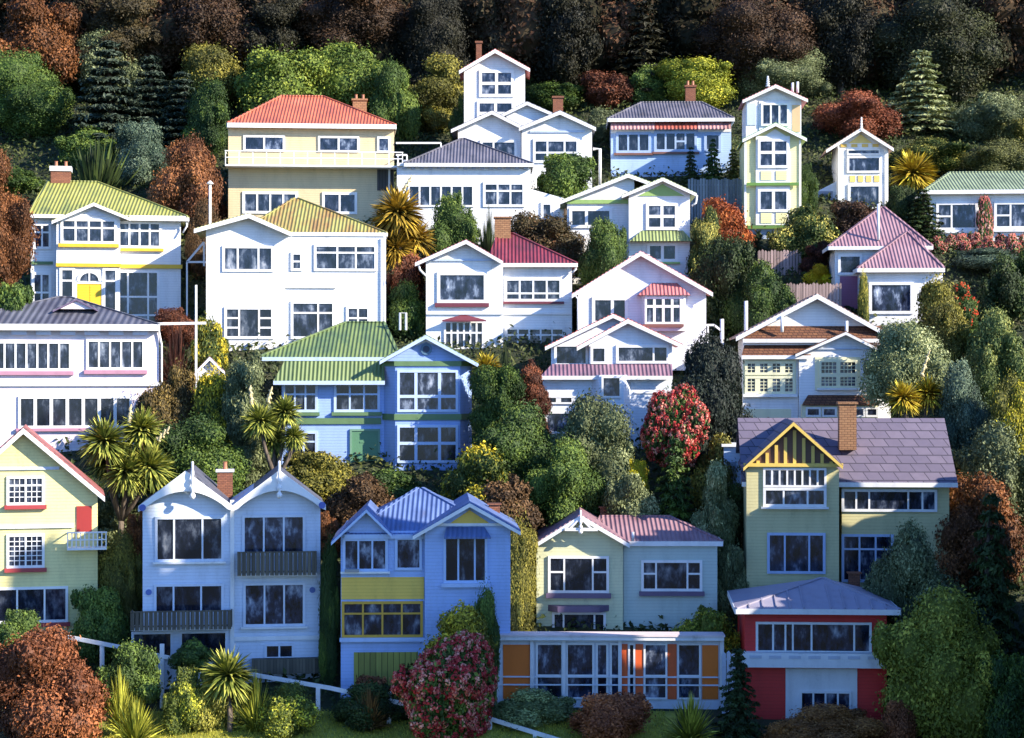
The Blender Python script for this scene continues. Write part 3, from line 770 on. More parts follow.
# ---- tall yellow house
h = House('tall narrow yellow house of two stacked gables with green trim', 772, 246, 148)
YC = paint((.80,.74,.36)); GL2 = paint((.13,.26,.05), False)
h.gable((741,99.5),(774,84),(806,99), 3, 5, I_PINKR, W, (744,799,246), bw=3, over=.55, pedi=(99, W))
h.rect(757,101,789,140, 2.95, .2, W, 'bay_front', False); h.win(759,103,787,126, 3, d=2.95, gl=GL, b=2.2)
h.panel(790,105,798,132, 3, paint((.66,.45,.24), False)); h.panel(745,103,754,125, 3, paint((.55,.62,.74), False))  # blue left panel paints in the shaded side of the tower
h.finial(766, 76, 87, 2.6, W, .18); h.pipe([(789,92),(789,83)], 5, .1, W, 'flue_pipe'); h.pipe([(794,93),(794,82)], 5, .1, W, 'flue_pipe')
h.gable((743,138.5),(776,122),(807,138), 0, 6, GL2, W, (744.5,801,246), bw=3, over=.5, wmat=YC, pedi=(136, W))
h.rect(756,136,790,225, -.16, .155, W, 'bay_front', False)
h.win(758,139,789,168, 2, [.45,.55], d=-.16, b=2.6, m=3)
for x in (761,776): h.panel(x,171,x+11,180, -.16, YC); h.panel(x,213,x+11,223, -.16, YC)
h.win(758,189,789,212, 2, d=-.16, b=2.6, m=3)
h.trim(747,182.5,799,185.5, -.16, .25, GL2, 'ledge'); h.trim(747,225.5,799,228.5, -.16, .25, GL2, 'ledge')
for x in (744.5,799): h.trim(x,140,x+2,225, 0, .08, W, 'corner_board')
h.panel(745,229,801,246, 0, paint((.5,.6,.75), False), .06, 'base_wall')

# ---- small yellow tower house
h = House('small gabled tower house with yellow pediment and a finial between dark bushes', 862, 216, 153)
h.gable((827,149),(862,127),(894,148), 0, 5.5, iron((.4,.22,.15)), W, (838,888,216), bw=3, over=.6, pedi=(143, paint((.80,.62,.2), False)))
h.finial(862, 117, 131, -.6, W, .13)
for i in range(4): h.panel(841+i*10.5,144,847+i*10.5,147, -.0, paint((.72,.5,.12), False))
h.win(847,149,880,155, 1, b=1.5); h.win(847,156,881,173, 1, gl=glass(1.3,.6), b=2.2); h.win(848,184,881,210, 1, gl=GL)
for i in range(4): h.panel(850+i*8,175.5,855.5+i*8,182, 0, paint((.78,.6,.18), False))
for x in (838.5,884.5): h.trim(x,148,x+2.5,216, 0, .08, W, 'corner_board')
h.block([(815,218),(815,192),(838,180),(838,218)], 1.0, 4, paint((.45,.58,.78)), 'side_wing'); h.win(817,191,832,208, 1, d=1.0, gl=GLD, frame=paint((.2,.26,.4), False))

# ---- green roof white house with roses
h = House('long low white house with pale green iron roof, climbed by pink roses', 995, 250, 147)
h.rect(931,190,1066,248, 0, 7, WB); h.hip(926,1074,189.5, 946,1052,172, 0, 7, I_PALEG, over=.5, fh=3.5)
h.win(937,202,978,230, [(1,[.5,.5]),(1.9,1)], gl=GLB, b=2.6, sill=W, sh=3); h.win(994,202,1052,229, [(1,[.5,.5]),(1.9,1),(1,[.5,.5])], gl=GLB, b=2.6, sill=W, sh=3)

# ---- pink pyramid roofs
h = House('white house with two pink pyramid iron roofs, white mast and ivy round its window', 888, 332, 134.8)
h.rect(833,248,880,320, 2.2, 6, WB); h.hip(827,930,246, 875,878,207, 2.2, 7, I_MAUVE, over=.5, fh=3)
h.rect(861,270,942,332, 0, 5.5, WB); h.hip(858,944,268, 903,905,232, 0, 5.5, I_MAUVE, over=.45, fh=3.5)
h.win(836,254,860,275, 1, d=2.2, gl=GL); h.panel(838,276,856,312, 2.2, paint((.28,.10,.18), True), .05, 'door')
h.win(869,282,913,314, 1, gl=glass(1.6,.75), b=3)
h.pipe([(876,240),(876,204)], 2.2, .1, W, 'mast')

# ---- brown tile house
h = House('white gabled house with brown tiled skirt roofs and cream window panels', 812, 424, 124)
h.gable((737,336),(818,293),(899,339), 0, 8, iron((.34,.2,.17)), W, (745,890,424), bw=4.4, over=.7)
CP = paint((.78,.76,.50), False)
h.slope((757,884,326),(744,888,339), -.003,-.8, T_BROWN, name='skirt_roof', fascia=W)
h.rect(744,340,890,345, -.55, .5, W, 'eave_band', False)
h.slope((745,810,345),(743,812,355.5), -.3,-1.1, T_BROWN, name='skirt_roof', fascia=W)
h.rect(744,356,799,424, -.7, .68, WB, 'bay')
h.panel(744,359,797,396, -.7, CP); h.win(746,361,796,375, 4, d=-.745, b=2.6, m=5, lat=3.2, frame=CP); h.win(746,376,796,394, 4, d=-.745, b=2.6, m=5, lat=3.2, frame=CP, sill=W, sh=3)
h.gable((797,353.5),(847,331),(887,351.5), -1.0, 6, T_BROWN, W, (800,872,424), bw=2.6, over=.5)
h.trim(812,348,880,349.5, -1.0, .1, paint((.5,.56,.68), False))
h.panel(816,357,861,390, -1.0, CP); h.win(820,360,858,388, 2, [.55,.45], d=-1.045, b=2.2, m=4, lat=3.4, frame=CP, sill=W, sh=2)
h.slope((809,874,395),(804,880,404), -1.003,-1.6, T_BROWN, name='skirt_roof'); h.rect(803,404.5,879,424, -1.4, .39, CP, 'porch_wall')
for x0,x1 in ((807,822),(823,838),(853,866),(866.5,879)): h.win(x0,407,x1,417, 1, d=-1.4, gl=GL, b=2)
h.panel(746,409,792,424, -.7, CP, .05)
for x,y0,y1 in ((783,316,328),(847,321,333)): h.pipe([(x,y0),(x,y1+4)], -.8, .1, W, 'vent_pipe')

# ---- sheds
h = House('tiny white shed gable peeping out between bushes', 209, 388, 126, 'shed', 'shed', 'sheds')
h.gable((194,372),(209,356),(224,371), 0, 3, I_PURPLE, W, (198,220,388), bw=3, over=.3)
h = House('small pale blue flat roofed shed tucked beside the purple tiled roof', 737, 492, 113, 'shed', 'shed', 'sheds')
h.rect(724,447,752,492, 0, 2.5, paint((.48,.6,.8))); h.rect(722,444.5,754,446.8, -.2, 3, W, 'roof', False)
h.panel(727,462,736,492, 0, paint((.2,.28,.42), False), .05, 'door')
# ------------------------------------------------------------------ foliage shapes, each in a unit box (z from 0 to 1)
def unit(v): return v / np.maximum(np.linalg.norm(v, axis=-1, keepdims=True), 1e-9)
def quads_mesh(name, P, N, size, rnd, elong=1.5, extra=None, normalise=True):
    n = len(P); N = unit(N); up = rng.normal(size=(n, 3)); T = unit(np.cross(N, up)); B = np.cross(N, T)
    s = size[:, None]
    fold = N * (s * .18)
    V = np.stack([P - T*s*elong*.5, P + B*s*.42 + fold, P + T*s*elong*.5, P - B*s*.42 + fold], 1).reshape(-1, 3)
    Fq = np.arange(n*4).reshape(n, 4); r = rnd
    if extra is not None:
        ev, ef, er = extra
        Fall = [tuple(f) for f in Fq] + [tuple(int(i)+n*4 for i in f) for f in ef]
        V = np.concatenate([V, ev]); r = np.concatenate([rnd, er])
    else: Fall = [tuple(f) for f in Fq]
    if normalise:
        lo, hi = np.percentile(V, .4, axis=0), np.percentile(V, 99.6, axis=0); c = (lo+hi)/2
        V = (V - [c[0], c[1], lo[2]]) / (hi - lo); _last[0] = (np.array([c[0], c[1], lo[2]]), hi - lo)
    me = bpy.data.meshes.new(name); me.from_pydata(V.tolist(), [], [tuple(int(i) for i in f) for f in Fall]); me.update()
    a = me.attributes.new('rnd', 'FLOAT', 'FACE'); a.data.foreach_set('value', r.astype(np.float32))
    me.materials.append(None)
    return me
def ico(c, r, sub=2):
    import bmesh
    b = bmesh.new(); bmesh.ops.create_icosphere(b, subdivisions=sub, radius=1)
    v = np.array([x.co for x in b.verts]); f = [tuple(y.index for y in x.verts) for x in b.faces]; b.free()
    k = 1 + .08*np.sin(v[:,0]*7+v[:,2]*5+c[0]*30)
    return v*k[:,None]*np.array(r)+np.array(c), f
def sat(L, g, n):
    """small shoots standing out of the bigger clumps"""
    base = list(L)
    for i in range(n):
        c, r = base[g.integers(len(base))]; d = unit(g.normal(size=3)+np.array([0,0,.35])); q = g.uniform(.035,.085)
        L.append((c+d*r*g.uniform(.9,1.15), np.array([q*g.uniform(.8,1.3), q*g.uniform(.8,1.3), q*g.uniform(.8,1.5)])))
def lobes_of(kind, seed):
    g = np.random.default_rng(seed); L = []
    if kind == 'mound':
        for i in range(13):
            a = i*2.4+g.uniform(-.5,.5); e = math.asin(min(1, max(-.05, i/12*1.02))) if i else 0; q = g.uniform(.52, .86)
            c = np.array([math.cos(a)*math.cos(e)*q*.5, math.sin(a)*math.cos(e)*q*.5, .2+math.sin(e)*q*.68]); r = g.uniform(.13, .27)
            L.append((c, np.array([r*g.uniform(.9,1.2), r*g.uniform(.9,1.2), r*g.uniform(.75,1)])))
        L.append((np.array([0,0,.34]), np.array([.3,.3,.38])))
        sat(L, g, 16)
    elif kind == 'round':
        for i in range(17):
            d = unit(g.normal(size=3)); c = d*g.uniform(.24,.38)+[0,0,.5]; r = g.uniform(.10,.21); L.append((c, np.array([r*1.1,r*1.1,r*.9])))
        L.append((np.array([0,0,.48]), np.array([.33,.33,.34])))
        sat(L, g, 14)
    elif kind == 'oval':
        for i in range(18):
            d = unit(g.normal(size=3)); c = d*np.array([.34,.34,.40])*g.uniform(.8,1.08)+[0,0,.48]; r = g.uniform(.09,.19); L.append((c, np.array([r,r,r*.75])))
        L.append((np.array([0,0,.46]), np.array([.35,.35,.42])))
        sat(L, g, 14)
    elif kind == 'ragged':
        for i in range(15):
            a = g.uniform(0, 2*math.pi); z = g.uniform(.12, .92); w = .36*math.sqrt(max(.06, 1-(abs(z-.45)/.6)**2))
            c = np.array([math.cos(a)*w*g.uniform(.5,1), math.sin(a)*w*g.uniform(.5,1), z]); r = g.uniform(.1,.19); L.append((c, np.array([r*1.25, r*1.25, r*.75])))
        L.append((np.array([0,0,.42]), np.array([.24,.24,.36])))
        sat(L, g, 18)
    elif kind == 'tiered':
        for i in range(26):
            z = .06+.9*(i/26); w = .42*(1-z)**.8+.03; a = i*2.4
            c = np.array([math.cos(a)*w*.6, math.sin(a)*w*.6, z]); r = w*.55; L.append((c, np.array([r, r, max(.03, r*.32)])))
    return L
_cm = {}; _tf = {}; _last = [None]
def crown(kind, lod, seed=1):
    k = (kind, lod, seed)
    if k in _cm: return _cm[k]
    leaf, n = {0: (.066, 2400), 1: (.034, 9500), 2: (.022, 19000), 3: (.016, 30000)}[lod]
    L = lobes_of(kind, seed*7+3); g = np.random.default_rng(seed+lod*10)
    wt = np.array([np.prod(r)**(2/3) for c, r in L]); wt /= wt.sum()
    P, N, Rn = [], [], []
    for (c, r), w in zip(L, wt):
        m = int(n*w*1.9)+6; d = unit(g.normal(size=(m,3))); sh = g.uniform(.84, 1.08, size=(m,1)) + (g.random((m,1)) < .18)*g.uniform(0, .35, size=(m,1))
        p = c + d*r*sh; keep = np.ones(m, bool)
        for c2, r2 in L:
            if c2 is c: continue
            keep &= (((p-c2)/r2)**2).sum(1) > .72
        p, d = p[keep], d[keep]
        base = g.uniform(.05, .75)
        P.append(p); N.append(unit(d/r)*1.0 + g.normal(size=d.shape)*.55 + np.array([0,0,.25])); Rn.append(np.clip(base + g.normal(size=len(p))*.2 + (p[:,2]-c[2])/r[2]*.1, 0, 1))
    P = np.concatenate(P); N = np.concatenate(N); Rn = np.concatenate(Rn)
    ev, ef, er = [], [], []; off = 0
    for c, r in L:
        v, f = ico(c, r*.78, 2); ev.append(v); ef += [tuple(i+off for i in q) for q in f]; off += len(v)
    me = quads_mesh('crown', P, N, leaf*g.uniform(.4, 1.3, len(P)), Rn, 1.5, (np.concatenate(ev), ef, np.full(len(ef), .2)))
    _tf[k] = _last[0]
    _cm[k] = me; return me
def conifer(seed=1, tiers=13, droop=.35, dens=1.0, gap=.5):
    k = ('con', seed, tiers, droop)
    if k in _cm: return _cm[k]
    g = np.random.default_rng(seed); P, N, Rn, Sz = [], [], [], []
    for t in range(tiers):
        z = .05 + .93*(t/tiers)**.95; R_ = .5*(1-z)**.85 + .025
        nb = max(4, int(9*(1-z))+4)
        for b in range(nb):
            a = 2*math.pi*(b+g.uniform(-.3,.3))/nb + t*.7; ln = R_*g.uniform(.65, 1.08)
            m = int((16+70*ln*2)*dens)
            u = g.uniform(.1, 1, m)**.8; wd = .06*(1-u*.6)+.01
            x = u*ln; side = g.normal(size=m)*wd*.7
            zz = z - droop*ln*u**1.6 + .12*ln*np.maximum(0, u-.7)/.3 + g.normal(size=m)*.008
            P.append(np.stack([math.cos(a)*x - math.sin(a)*side, math.sin(a)*x + math.cos(a)*side, zz], 1))
            N.append(np.array([math.cos(a)*.4, math.sin(a)*.4, 1.0]) + g.normal(size=(m,3))*.35)
            Rn.append(np.clip(g.uniform(.1,.5) + u*.35 + g.normal(size=m)*.1, 0, 1)); Sz.append(np.full(m, .034)*g.uniform(.6,1.3,m))
    P = np.concatenate(P); N = np.concatenate(N)
    me = quads_mesh('crown', P, N, np.concatenate(Sz), np.concatenate(Rn), 1.9)
    _cm[k] = me; return me
def spikes(kind='head', seed=1, n=150):
    """strap leaves: head = ball of blades round the tip of a stem, tuft = arching fan from the ground"""
    k = ('sp', kind, seed)
    if k in _cm: return _cm[k]
    g = np.random.default_rng(seed); V, Fs, Rn = [], [], []
    for i in range(n):
        a = g.uniform(0, 2*math.pi)
        if kind == 'head': e = math.asin(g.uniform(-.75, 1)); ln = g.uniform(.38,.52); dr = g.uniform(.05,.3); w = g.uniform(.02,.032)
        elif kind == 'tuft': e = math.radians(g.uniform(18, 88)); ln = g.uniform(.6, 1.05); dr = g.uniform(.1,.55)*(1.1-e/1.6); w = g.uniform(.016,.026)
        else: e = math.radians(g.uniform(12, 89)); ln = g.uniform(.6, 1.05); dr = g.uniform(.0,.2); w = g.uniform(.022,.036)
        d = np.array([math.cos(a)*math.cos(e), math.sin(a)*math.cos(e), math.sin(e)]); sd = unit(np.array([-math.sin(a), math.cos(a), g.normal()*.4]))
        b0 = len(V); st = g.uniform(.02,.08)
        for j, (t, ww) in enumerate(((0,.6),(.35,1),(.7,.75),(1,.06))):
            p = d*(st+ln*t) - np.array([0,0,dr*ln*t*t]); V += [p-sd*w*ww, p+sd*w*ww]
        for j in range(3): Fs.append((b0+2*j, b0+2*j+1, b0+2*j+3, b0+2*j+2)); Rn.append(min(1,max(0,.1+.25*j+g.normal()*.2)))
    V = np.array(V); lo, hi = V.min(0), V.max(0)
    c = (lo+hi)/2; V = (V-[c[0],c[1],lo[2]])/(hi-lo)
    me = bpy.data.meshes.new('leaves'); me.from_pydata(V.tolist(), [], Fs); me.update()
    at_ = me.attributes.new('rnd','FLOAT','FACE'); at_.data.foreach_set('value', np.array(Rn, np.float32)); me.materials.append(None)
    _cm[k] = me; return me
def blossoms(kind, lod, seed, n=260, r=.033):
    """flower heads over the outside of the crown of the same shape"""
    k = ('bl', kind, lod, seed, n)
    if k in _cm: return _cm[k]
    crown(kind, lod, seed); o_, s_ = _tf[(kind, lod, seed)]
    g = np.random.default_rng(seed); L = lobes_of(kind, seed*7+3); P, N, Rn, Sz = [], [], [], []
    wt = np.array([np.prod(q)**(2/3) for c, q in L]); wt /= wt.sum(); cnt = 0; tries = 0
    while cnt < n and tries < n*12:
        tries += 1
        c, rr = L[g.choice(len(L), p=wt)]; d = unit(g.normal(size=3)); p = c+d*rr*1.1
        if any((((p-c2)/r2)**2).sum() < .9 for c2, r2 in L): continue
        p = (p-o_)/s_
        if p[2] < .03: continue
        cnt += 1; b = g.uniform(.05,.95); rs = r*g.uniform(.6,1.3)
        for q in range(14):
            o = unit(g.normal(size=3)); P.append(p+o*rs*g.uniform(.5,1)); N.append(o+d*.6); Rn.append(min(1,max(0,b+g.normal()*.2))); Sz.append(rs*.8)
    me = quads_mesh('blossoms', np.array(P), np.array(N), np.array(Sz), np.array(Rn), 1.15, normalise=False)
    _cm[k] = me; return me

def skin(me, name, mat, loc, sc, parent=None, rz=0.0):
    o = bpy.data.objects.new(name, me); C.objects.link(o)
    o.material_slots[0].link = 'OBJECT'; o.material_slots[0].material = mat
    if parent: o.parent = parent
    o.location = loc; o.scale = sc; o.rotation_euler = (0,0,rz); return o

_seed = [0]
def box_of(x0, y0, x1, y1, Y):
    a = at(x0, y1, Y); b = at(x1, y0, Y); return a.x, b.x, a.z, b.z
def plant(kind, Y, x0, y0, x1, y1, mat, label, cat=None, name=None, group=None, flowers=None, nfl=260, depth=None, trunk=None):
    """one bush or tree: crown box in pixels at distance Y, stem or skirt down to the hill"""
    _seed[0] += 1; sd = _seed[0]
    X0, X1, Z0, Z1 = box_of(x0, y0, x1, y1, Y); cx = (X0+X1)/2; gz = ground(cx, Y) - .1
    w = X1-X0; 
    tree = kind.endswith('_tree'); k0 = kind; asbush = False; k = kind.replace('_tree', '')
    if not tree and k0 not in ('conifer','pine','tuft','upright') and Z0 - gz > .3*(Z1-Z0): tree = True; Z0 -= .18*(Z1-Z0); asbush = True
    elif not tree and Z0 > gz: Z0 = gz
    Z0 = max(Z0, gz-.3) if Z1 - max(Z0, gz-.3) > .5 else Z0
    hgt = Z1-Z0; big = max(w, hgt); lod = 0 if big < 2.2 else 1 if big < 5 else 2 if big < 9 else 3
    dp = depth or min(w, max(2.0, w*.85), 9)
    rz = 0.0
    if k == 'conifer': me = conifer(1+sd % 3)
    elif k == 'pine': me = conifer(5+sd % 3, 12, .22, 2.2)
    elif k in ('tuft','upright'): me = spikes(k, 1+sd % 2, 420)
    else: me = crown(k, lod, 1+sd % 4); ck = (k, lod, 1+sd % 4)
    rz = (sd*1.7) % 6.28 if abs(dp-w) < .3*w else 0
    if tree or k in ('conifer','pine') :
        nm = name or ('conifer' if k in ('conifer','pine') else 'bush' if asbush else 'tree'); cat = cat or ('bush' if asbush else 'tree')
        root = empty(nm, (cx, Y, gz)); tag(root, label, cat, group)
        cr = skin(me, 'crown', mat, (0,0,Z0-gz), (w, dp if k not in ('conifer','pine') else w, hgt), root, rz)
        mb = MB(); r = max(.09, min(.32, w*.045)); top = Z0-gz+hgt*(.45 if tree else .93)
        mb.tube([(0,0,-.6),(w*.02,0,top*.35),(-w*.015,.05,top*.7),(0,0,top)], [r*1.3,r,r*.8,r*.3 if not tree else r*.55], 8)
        if tree:
            for q in range(4):
                a = q*1.6+sd; mb.tube([(0,0,top*.62),(math.cos(a)*w*.16,math.sin(a)*w*.16,top*.85),(math.cos(a)*w*.28,math.sin(a)*w*.28,top*1.05)], [r*.55,r*.4,r*.15], 6)
        mb.build('trunk', bark(), root, True)
        host = root; base = (0,0,Z0-gz); par = root
    else:
        o = skin(me, name or ('flax' if k in ('tuft','upright') else 'bush'), mat, (cx, Y, Z0), (w, dp, hgt), None, rz); tag(o, label, cat or ('plant' if k in ('tuft','upright') else 'bush'), group); host = o
        base = None
    if flowers:
        bm_ = blossoms(*ck, nfl)
        if base: skin(bm_, 'blossoms', flowers, base, (w*1.02, dp*1.02, hgt*1.01), host, rz)
        else: skin(bm_, 'blossoms', flowers, (0,0,0), (1.02,1.02,1.01), host)
    return host
def cabbage(Y, heads, foot, mat, label, name='cabbage_tree', flower=None, group=None):
    """cabbage tree: forked stems, a ball of strap leaves at each tip. heads: (px, py, radius px)"""
    _seed[0] += 1
    k = Y/F; fx, fy = foot; b = at(fx, fy, Y); gz = min(b.z, ground(b.x, Y)+.2); gz = ground(b.x, Y)-.1
    root = empty(name, (b.x, Y, gz)); tag(root, label, 'tree', group)
    mb = MB(); fork = None
    hs = [at(x, y, Y)-Vector((b.x, Y, gz)) for x, y, r in heads]
    mz = min(h.z for h in hs); fk = Vector((sum(h.x for h in hs)/len(hs)*.4, 0, mz*.55))
    r0 = .17 if len(heads) > 1 else .13
    mb.tube([(0,0,-.5), tuple(fk*.5+Vector((.06,0,0))), tuple(fk)], [r0*1.3, r0, r0*.9], 8)
    for i, (h, (x, y, r)) in enumerate(zip(hs, heads)):
        h.y = (-.5, .4, -.1, .6)[i % 4]*r*k if len(hs) > 1 else 0
        mid = fk.lerp(h, .55) + Vector(((h.x-fk.x)*.2, 0, -.05)); mb.tube([tuple(fk), tuple(mid), tuple(h)], [r0*.85, r0*.7, r0*.55], 8)
    mb.build('trunk', bark((.13,.10,.075)), root, True)
    for i, (h, (x, y, r)) in enumerate(zip(hs, heads)):
        s_ = 2.25*r*k; skin(spikes('head', 1+i % 2, 420), 'leaf_head', mat, (h.x, h.y, h.z-s_*.5), (s_, s_, s_), root, i*1.3)
    if flower:
        mb = MB()
        for (x0, y0, x1, y1) in flower:
            a = at(x0,y0,Y)-Vector((b.x,Y,gz)); c = at(x1,y1,Y)-Vector((b.x,Y,gz))
            for q in range(9):
                t = q/9; p = a.lerp(c, t); mb.tube([p+Vector((.12*math.cos(q*2.1),.12*math.sin(q*2.1),-.1)), p+Vector((0,0,.05)), p+Vector((-.1*math.cos(q*2.1),.1*math.sin(q*2.1),.16))], [.05,.11*(1-t*.6),.03], 6)
        mb.build('flower_spike', paint((.62,.52,.28), False), root, True)
    return root
# ------------------------------------------------------------------ leaf colours
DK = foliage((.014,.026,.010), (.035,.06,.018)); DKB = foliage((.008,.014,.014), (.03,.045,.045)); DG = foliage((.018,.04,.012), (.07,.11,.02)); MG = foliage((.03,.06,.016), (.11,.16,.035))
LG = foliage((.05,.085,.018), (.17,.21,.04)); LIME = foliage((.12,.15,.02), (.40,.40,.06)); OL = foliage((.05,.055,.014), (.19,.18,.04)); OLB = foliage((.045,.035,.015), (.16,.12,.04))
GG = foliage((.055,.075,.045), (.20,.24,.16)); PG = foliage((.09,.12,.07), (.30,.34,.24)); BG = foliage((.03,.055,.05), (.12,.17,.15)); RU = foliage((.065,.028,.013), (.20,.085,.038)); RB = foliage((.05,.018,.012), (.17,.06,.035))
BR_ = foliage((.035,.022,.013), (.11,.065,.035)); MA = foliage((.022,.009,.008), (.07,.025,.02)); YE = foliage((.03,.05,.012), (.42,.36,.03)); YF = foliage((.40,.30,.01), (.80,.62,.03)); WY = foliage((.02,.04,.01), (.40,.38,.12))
RF = foliage((.26,.018,.03), (.46,.26,.26)); PF = foliage((.42,.10,.12), (.75,.42,.42)); REDF = foliage((.40,.03,.02), (.65,.15,.06)); ORF = foliage((.06,.07,.015), (.75,.42,.03))
PALM = foliage((.06,.085,.02), (.36,.38,.10)); PALMY = foliage((.16,.12,.015), (.55,.44,.06)); PALMO = foliage((.10,.075,.015), (.42,.30,.05)); FLX = foliage((.06,.08,.015), (.34,.36,.06)); FLXD = foliage((.012,.022,.010), (.05,.08,.025))

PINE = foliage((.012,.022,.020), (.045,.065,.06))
T = 'tree'; tg = 'trees on the wooded slope'; bg = 'bushes between the houses'; fg_ = 'garden plants along the bottom of the slope'
# ---- behind the top houses, each its own tree
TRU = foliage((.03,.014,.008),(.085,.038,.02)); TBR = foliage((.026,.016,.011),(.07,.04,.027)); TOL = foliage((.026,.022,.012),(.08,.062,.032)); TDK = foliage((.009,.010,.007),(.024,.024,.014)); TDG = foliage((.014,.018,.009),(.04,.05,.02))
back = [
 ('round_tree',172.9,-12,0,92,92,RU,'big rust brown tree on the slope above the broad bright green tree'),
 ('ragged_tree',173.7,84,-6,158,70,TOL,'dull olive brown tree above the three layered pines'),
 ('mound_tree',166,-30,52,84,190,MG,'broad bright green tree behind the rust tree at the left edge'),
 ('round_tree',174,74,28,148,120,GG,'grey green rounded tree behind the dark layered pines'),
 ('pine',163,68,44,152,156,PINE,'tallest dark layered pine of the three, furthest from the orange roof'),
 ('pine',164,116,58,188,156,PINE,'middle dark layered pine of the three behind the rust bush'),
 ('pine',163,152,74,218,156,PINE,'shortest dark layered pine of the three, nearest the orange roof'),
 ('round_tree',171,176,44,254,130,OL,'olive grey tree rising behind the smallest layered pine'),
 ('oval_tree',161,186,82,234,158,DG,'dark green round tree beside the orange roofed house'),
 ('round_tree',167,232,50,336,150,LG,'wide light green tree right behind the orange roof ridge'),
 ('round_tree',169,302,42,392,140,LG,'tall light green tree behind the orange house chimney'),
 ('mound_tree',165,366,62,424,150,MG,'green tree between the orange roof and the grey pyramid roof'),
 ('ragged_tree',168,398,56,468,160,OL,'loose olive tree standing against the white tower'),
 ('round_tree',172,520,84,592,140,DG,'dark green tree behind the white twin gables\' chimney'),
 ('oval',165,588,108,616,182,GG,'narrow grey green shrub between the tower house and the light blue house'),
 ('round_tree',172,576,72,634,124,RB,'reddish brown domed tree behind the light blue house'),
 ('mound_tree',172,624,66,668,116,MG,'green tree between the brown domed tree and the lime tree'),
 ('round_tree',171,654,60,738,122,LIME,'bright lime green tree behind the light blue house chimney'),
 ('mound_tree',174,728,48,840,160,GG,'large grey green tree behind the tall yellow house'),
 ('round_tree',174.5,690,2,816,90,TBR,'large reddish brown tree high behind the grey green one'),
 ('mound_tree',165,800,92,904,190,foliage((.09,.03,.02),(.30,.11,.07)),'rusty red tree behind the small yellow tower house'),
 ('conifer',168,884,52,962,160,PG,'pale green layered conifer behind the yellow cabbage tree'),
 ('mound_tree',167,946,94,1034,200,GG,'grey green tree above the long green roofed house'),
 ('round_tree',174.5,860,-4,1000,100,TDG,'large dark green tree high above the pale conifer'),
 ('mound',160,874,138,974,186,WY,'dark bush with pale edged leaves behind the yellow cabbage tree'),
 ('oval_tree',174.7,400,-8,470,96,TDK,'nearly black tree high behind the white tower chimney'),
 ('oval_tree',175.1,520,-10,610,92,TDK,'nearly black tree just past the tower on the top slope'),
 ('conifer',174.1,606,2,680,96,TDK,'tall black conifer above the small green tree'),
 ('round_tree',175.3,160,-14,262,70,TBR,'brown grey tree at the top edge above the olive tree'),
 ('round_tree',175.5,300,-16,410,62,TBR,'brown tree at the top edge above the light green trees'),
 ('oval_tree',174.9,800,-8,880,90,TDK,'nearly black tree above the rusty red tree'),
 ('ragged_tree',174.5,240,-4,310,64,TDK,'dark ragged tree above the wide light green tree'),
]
for k, Y, x0, y0, x1, y1, m, lab in back: plant(k, Y, x0, y0, x1, y1, m, lab, group=tg)

